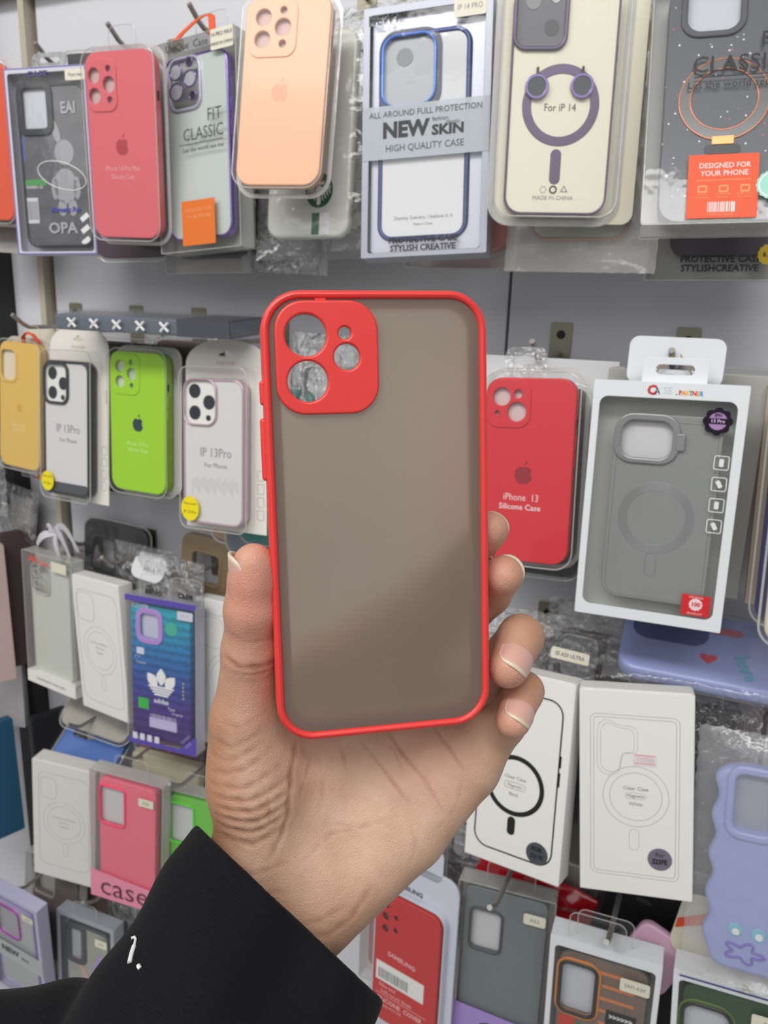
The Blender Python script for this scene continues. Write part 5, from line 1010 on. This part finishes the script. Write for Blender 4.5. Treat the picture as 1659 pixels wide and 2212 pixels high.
def skin_mat():
    m = bpy.data.materials.new('skin'); m.use_nodes = True; nt = m.node_tree; n = nt.nodes; b = n['Principled BSDF']
    at_ = n.new('ShaderNodeAttribute'); at_.attribute_name = 'tone'
    tc = n.new('ShaderNodeTexCoord'); nz = n.new('ShaderNodeTexNoise'); nz.inputs['Scale'].default_value = 90; nz.inputs['Detail'].default_value = 5; nt.links.new(tc.outputs['Object'], nz.inputs['Vector'])
    mx = n.new('ShaderNodeMix'); mx.data_type = 'RGBA'; mx.blend_type = 'MULTIPLY'; mx.inputs[0].default_value = .5
    cr = n.new('ShaderNodeValToRGB'); cr.color_ramp.elements[0].position = .3; cr.color_ramp.elements[0].color = (.74, .60, .55, 1); cr.color_ramp.elements[1].position = .7; cr.color_ramp.elements[1].color = (1, 1, 1, 1)
    nt.links.new(nz.outputs['Fac'], cr.inputs[0]); nt.links.new(at_.outputs['Color'], mx.inputs[6]); nt.links.new(cr.outputs[0], mx.inputs[7]); nt.links.new(mx.outputs[2], b.inputs['Base Color'])
    n2 = n.new('ShaderNodeTexVoronoi'); n2.inputs['Scale'].default_value = 900; n2.feature = 'DISTANCE_TO_EDGE'; nt.links.new(tc.outputs['Object'], n2.inputs['Vector'])
    n3 = n.new('ShaderNodeTexNoise'); n3.inputs['Scale'].default_value = 260; n3.inputs['Detail'].default_value = 4; nt.links.new(tc.outputs['Object'], n3.inputs['Vector'])
    ad = n.new('ShaderNodeMath'); ad.operation = 'ADD'; nt.links.new(n2.outputs['Distance'], ad.inputs[0]); nt.links.new(n3.outputs['Fac'], ad.inputs[1])
    bp = n.new('ShaderNodeBump'); bp.inputs['Strength'].default_value = .35; bp.inputs['Distance'].default_value = .0006; nt.links.new(ad.outputs[0], bp.inputs['Height']); nt.links.new(bp.outputs['Normal'], b.inputs['Normal'])
    b.inputs['Roughness'].default_value = .52; b.inputs['Subsurface Weight'].default_value = .22; b.inputs['Subsurface Radius'].default_value = (1, .35, .2); b.inputs['Subsurface Scale'].default_value = .0035
    b.inputs['Specular IOR Level'].default_value = .4; return m
SKIN = skin_mat()
hand_me = to_mesh('hand', V, Q, SKIN); N = normals(hand_me)
def poly_dist(V, L):
    d = np.full(len(V), 1e9)
    for a, b in zip(L, L[1:]):
        a = np.array(a, float); b = np.array(b, float); e = b - a; p = V[:, [0, 2]]; t = np.clip(((p - a) @ e) / (e @ e), 0, 1); d = np.minimum(d, np.linalg.norm(p - a - t[:, None] * e, axis=1))
    return d
def TAPER(V, L):
    a = np.array(L[0]); b = np.array(L[-1]); m = (a + b) / 2; h = np.linalg.norm(b - a) / 2 + .1
    return np.clip(1.15 - (np.linalg.norm(V[:, [0, 2]] - m, axis=1) / h) ** 2, 0, 1) ** .7
front = np.clip((-N[:, 1] - .05) * 2.2, 0, 1); low = (V[:, 1] < 40)
CREASES = [([(-30.3, -83.0), (-32.6, -90.6), (-34.1, -99.0), (-35.1, -107.5), (-38.6, -115.9), (-43.1, -122.6)], 0.8, 0.9), ([(-7.6, -84.4), (-2.1, -93.0), (4.2, -101.7), (10.5, -109.5)], 0.6, 0.7), ([(4.7, -84.7), (9.6, -93.3), (16.8, -102.0), (23.0, -113.2)], 0.7, 0.9), ([(22.6, -85.2), (27.4, -92.1), (31.2, -99.0)], 0.6, 0.6), ([(-14.3, -84.2), (-13.0, -91.1), (-12.1, -97.9)], 0.6, 0.4), ([(-30.3, -83.8), (-25.2, -90.8), (-31.3, -104.2)], 0.5, 0.35), ([(-62.5, -89.8), (-50.7, -87.6), (-40.3, -81.9)], 0.8, 0.5), ([(-61.9, -94.1), (-49.3, -93.5), (-37.2, -87.9)], 0.8, 0.6), ([(-61.3, -98.3), (-47.8, -98.3), (-34.1, -93.1)], 0.8, 0.8), ([(-60.6, -102.1), (-47.2, -102.4), (-33.5, -97.7)], 0.8, 0.9), ([(-59.9, -105.7), (-46.5, -106.7), (-34.5, -102.1)], 0.8, 0.9), ([(-59.8, -109.6), (-47.6, -110.9), (-36.4, -106.6)], 0.8, 0.8), ([(-58.6, -113.7), (-47.8, -115.7), (-38.4, -111.7)], 0.8, 0.6), ([(-63.6, -76.2), (-53.6, -79.0), (-43.3, -74.1)], 0.8, 0.4), ([(-60.7, -69.5), (-49.9, -71.4), (-40.4, -66.6)], 0.7, 0.3), ([(-54.7, -45.8), (-48.8, -49.4), (-36.7, -49.3)], 0.9, 0.9), ([(-52.3, -51.0), (-44.8, -52.0), (-36.8, -51.4)], 0.7, 0.5), ([(-59.1, -122.2), (-49.1, -125.8), (-35.6, -124.5)], 0.8, 0.4), ([(-30.0, -148.4), (-23.3, -149.4), (-14.7, -145.4), (-5.9, -135.4)], 0.9, 0.6), ([(-33.2, -144.9), (-24.7, -143.5), (-16.2, -140.3)], 0.8, 0.4), ([(8.7, -112.0), (11.6, -122.3), (7.8, -132.4)], 0.7, 0.3), ([(-44.1, -90.3), (-41.2, -100.6), (-42.5, -110.7)], 0.6, 0.5), ([(-32.3, -126.3), (-18.5, -118.1), (-5.0, -116.8)], 0.5, 0.35), ([(31.1, -102.4), (27.2, -112.5), (20.2, -119.1)], 0.5, 0.4), ([(-22.2, -90.8), (-21.0, -101.1), (-23.2, -111.2)], 0.5, 0.3), ([(-0.2, -88.0), (6.4, -91.6), (9.3, -100.1)], 0.5, 0.4), ([(-55.9, -127.4), (-46.1, -132.7), (-36.1, -134.7)], 0.6, 0.4), ([(-63.1, -83.0), (-53.9, -84.1), (-43.5, -78.4)], 0.7, 0.4), ([(-50.8, -37.4), (-45.0, -40.1), (-37.4, -39.4)], 0.5, 0.25), ([(-21.7, -114.6), (-8.3, -116.7), (5.3, -113.6)], 0.6, 0.25)]
crease = np.zeros(len(V))
for L, wd, dp in CREASES:
    d = poly_dist(V, L); d = d + .35 * np.sin(V[:, 0] * .9 + V[:, 2] * .5); tp = TAPER(V, L); dp = dp * .55 * tp; g = np.exp(-(d / wd) ** 2) * dp; bulge = np.exp(-((d - 2.2 * wd) / (1.4 * wd)) ** 2) * dp * .35
    crease = np.maximum(crease, g); V = V + N * ((bulge - g) * front * low)[:, None]
hand_me.vertices.foreach_set('co', (V * .001).astype(np.float32).ravel()); hand_me.update()
# skin tone: tan, pinker towards pads and knuckles; left edge shading painted in
def blob(c, r): return np.exp(-(np.linalg.norm(V - np.array(c), axis=1) / r) ** 2)
base = np.array(lin((200, 164, 140))[:3]); pink = np.array(lin((212, 144, 126))[:3]); pale = np.array(lin((212, 180, 156))[:3]); tan = np.array(lin((182, 134, 102))[:3]); dark = np.array(lin((150, 92, 72))[:3])
T = np.tile(base, (len(V), 1))
def mixc(T, c, w): w = np.clip(w, 0, 1)[:, None]; return T * (1 - w) + c * w
T = mixc(T, pale, blob((-5, 14, -100), 34) * .8); T = mixc(T, pink, blob((-40, 2, -24), 20) * .85 + blob((-44, 5, -60), 12) * .25)
T = mixc(T, tan, np.clip((-V[:, 0] - 50) / 10, 0, 1) * .9); T = mixc(T, tan, np.clip((-V[:, 2] - 130) / 30, 0, 1) * .5); T = mixc(T, pink, blob((20, 20, -92), 14) * .3 + blob((-30, 20, -86), 16) * .3)  # tan down the left edge puts its shading into the skin colour
for J in (Ji, Jm, Jr, Jp): T = mixc(T, pink, blob(J[-1][0], 11) * .6); T = mixc(T, tan, blob(np.array(J[-2][0]) + (4, -5, 4), 9) * .6)
T = mixc(T, dark, crease * 1.1 * front)  # crease shade painted into the colour
ca = hand_me.color_attributes.new('tone', 'FLOAT_COLOR', 'POINT'); ca.data.foreach_set('color', np.concatenate([T, np.ones((len(T), 1))], 1).astype(np.float32).ravel())
hand = bpy.data.objects.new('person', hand_me); C.objects.link(hand); hand.matrix_world = HT
tag(hand, "person's left hand in a black sleeve gripping the smoky red rimmed case", 'person')
def nail(tip, u, n, r, ln, wd=62, back=0.35):
    u = Vector(u).normalized(); n = Vector(n); n = (n - u * n.dot(u)).normalized(); s_ = u.cross(n); tip = Vector(tip); V = []; F_ = []; col = []
    A, B_ = 14, 16; c0 = tip - u * ln * back
    for sh in (0, 1):
        for j in range(B_ + 1):
            t = j / B_
            for i in range(A + 1):
                q = i / A * 2 - 1; a = math.radians(wd) * q
                prof = (1 - abs(q) ** 2.6) ** .5 if t > .5 else (1 - abs(q) ** 3.5) ** .5
                tt = (t - .5) * ln * (.35 + .65 * prof) if t > .5 else (t - .5) * ln * (.55 + .45 * prof)
                rr_ = r + (.25 if sh == 0 else -.9) - .35 * (2 * abs(t - .5)) ** 2 - (0 if t > .3 else .3)
                V.append(c0 + u * tt + (n * math.cos(a) + s_ * math.sin(a)) * rr_); col.append((t, q))
    M = (A + 1) * (B_ + 1)
    for j in range(B_):
        for i in range(A):
            a = j * (A + 1) + i; F_.append((a, a + 1, a + A + 2, a + A + 1)); F_.append((M + a + A + 1, M + a + A + 2, M + a + 1, M + a))
    for j in range(B_):
        for i in (0, A): a = j * (A + 1) + i; F_.append((a, a + A + 1, M + a + A + 1, M + a))
    for i in range(A):
        for j in (0, B_): a = j * (A + 1) + i; F_.append((a, a + 1, M + a + 1, M + a))
    mb = MB(); mb.add(V, F_); me = mb.mesh('fingernail', NAIL, True, auto=False)
    pk = lin((208, 162, 150)); wh = lin((212, 198, 174)); cc = []
    for t, q in col:
        e = max(0, min(1, (t - .88) / .05)); cc += [pk[i] * (1 - e) + wh[i] * e for i in range(3)] + [1]
    a_ = me.color_attributes.new('tone', 'FLOAT_COLOR', 'POINT'); a_.data.foreach_set('color', cc)
    o = bpy.data.objects.new('fingernail', me); C.objects.link(o); o.parent = hand; return o
NAIL = bpy.data.materials.new('fingernail'); NAIL.use_nodes = True; nb = NAIL.node_tree.nodes['Principled BSDF']; na = NAIL.node_tree.nodes.new('ShaderNodeAttribute'); na.attribute_name = 'tone'
NAIL.node_tree.links.new(na.outputs['Color'], nb.inputs['Base Color']); nb.inputs['Roughness'].default_value = .3; nb.inputs['Coat Weight'].default_value = .2
def fdir(J): return Vector(J[-1][0]) - Vector(J[-2][0])
nail(Jr[-1][0], fdir(Jr), (.30, -.82, .52), 7.5, 14, wd=66, back=.24); nail(Jp[-1][0], fdir(Jp), (.25, -.82, .52), 6.6, 12, wd=66, back=.24)
nail(Jm[-1][0], fdir(Jm), (.80, .25, .55), 7.45, 13.5, back=.24); nail(Ji[-1][0], fdir(Ji), (.75, .25, .60), 6.95, 13, back=.24)
nail((-43.4, 6.5, -16), (-.04, -.15, 1), (-.99, -.05, .0), 8.0, 17, back=.10)

# ---------------------------------------------------------------- black sleeve, a child of the person
st2 = 1.7; lo2 = (-190, -115, -250); hi2 = (30, 50, -85)
ax, P = grid(lo2, hi2, st2); P = P.astype(np.float32)
a0 = np.array((-36.5, 9, -141.5)); b0 = np.array((-98, -62, -196)); dr = (b0 - a0) / np.linalg.norm(b0 - a0)
A_, Z_ = ((-38.0, -8.7, -129.7), (0.721, 0.36, 0.592))
D = smin(cone(P, a0 + (-13, 4, 13), b0 + (-6, 0, 6), 27, 37), cone(P, a0 + (10, -5, -14), b0 + (6, 0, -8), 27, 37), 12)
D = smin(D, cone(P, (-116, -16, -171), (-188, -10, -178), 27, 28), 3)
wr = 1.1 * np.sin(P[..., 0] * .16 + P[..., 2] * .07 + 1.5 * np.sin(P[..., 1] * .05)) + .7 * np.sin(P[..., 2] * .21 - P[..., 0] * .09 + 2)
D = D + wr * .8
pn = np.array(Z_, np.float32); pc = np.array(A_, np.float32)
cut = (P - pc) @ pn                                     # >0 beyond the cuff edge
inner = smin(cone(P, a0 + (-13, 4, 13), b0 + (-6, 0, 6), 22.5, 32.5), cone(P, a0 + (10, -5, -14), b0 + (6, 0, -8), 22.5, 32), 12) + wr * .8
D = np.maximum(D, cut); D = np.maximum(D, -np.maximum(inner, -(cut + 28)))
V, Q = surface_nets(D, lo2, st2); V = sm_lap(V, Q, 2)
def cloth():
    m = bpy.data.materials.new('black_knit'); m.use_nodes = True; nt = m.node_tree; n = nt.nodes; b = n['Principled BSDF']
    tc = n.new('ShaderNodeTexCoord'); w1 = n.new('ShaderNodeTexWave'); w1.inputs['Scale'].default_value = 330; w1.bands_direction = 'DIAGONAL'; nt.links.new(tc.outputs['Object'], w1.inputs['Vector'])
    nz = n.new('ShaderNodeTexNoise'); nz.inputs['Scale'].default_value = 900; nt.links.new(tc.outputs['Object'], nz.inputs['Vector'])
    ad = n.new('ShaderNodeMath'); ad.operation = 'ADD'; nt.links.new(w1.outputs['Fac'], ad.inputs[0]); nt.links.new(nz.outputs['Fac'], ad.inputs[1])
    cr = n.new('ShaderNodeValToRGB'); cr.color_ramp.elements[0].color = (.0035, .0035, .005, 1); cr.color_ramp.elements[1].color = (.009, .009, .012, 1); nt.links.new(nz.outputs['Fac'], cr.inputs[0]); nt.links.new(cr.outputs[0], b.inputs['Base Color'])
    bp = n.new('ShaderNodeBump'); bp.inputs['Strength'].default_value = .3; bp.inputs['Distance'].default_value = .0003; nt.links.new(ad.outputs[0], bp.inputs['Height']); nt.links.new(bp.outputs['Normal'], b.inputs['Normal'])
    b.inputs['Roughness'].default_value = .85; b.inputs['Sheen Weight'].default_value = .03; b.inputs['Specular IOR Level'].default_value = .15; return m
sl = bpy.data.objects.new('sleeve', to_mesh('sleeve', V, Q, cloth())); C.objects.link(sl); sl.parent = hand; tag(sl, 'black knitted sleeve with small white marks')
mk = pm('white_mark', (222, 222, 224), .5)
mb = MB().tube([(-87.0, -17.3, -126.9), (-86.1, -17.0, -126.8), (-85.6, -18.0, -127.0), (-85.8, -20.8, -127.5)], .45, 8).tube([(-85.8, -20.6, -127.4), (-86.2, -22.4, -128.0), (-86.4, -23.8, -128.4), (-86.6, -26.0, -129.0)], .75, 8)
mb.tube([(-83.8, -28.3, -128.6), (-83.5, -28.9, -128.8), (-83.1, -29.4, -129.0)], .65, 8)
o = bpy.data.objects.new('white_marks', mb.mesh('white_marks', mk, True)); C.objects.link(o); o.parent = sl
for a, b, c_ in ():
    pass
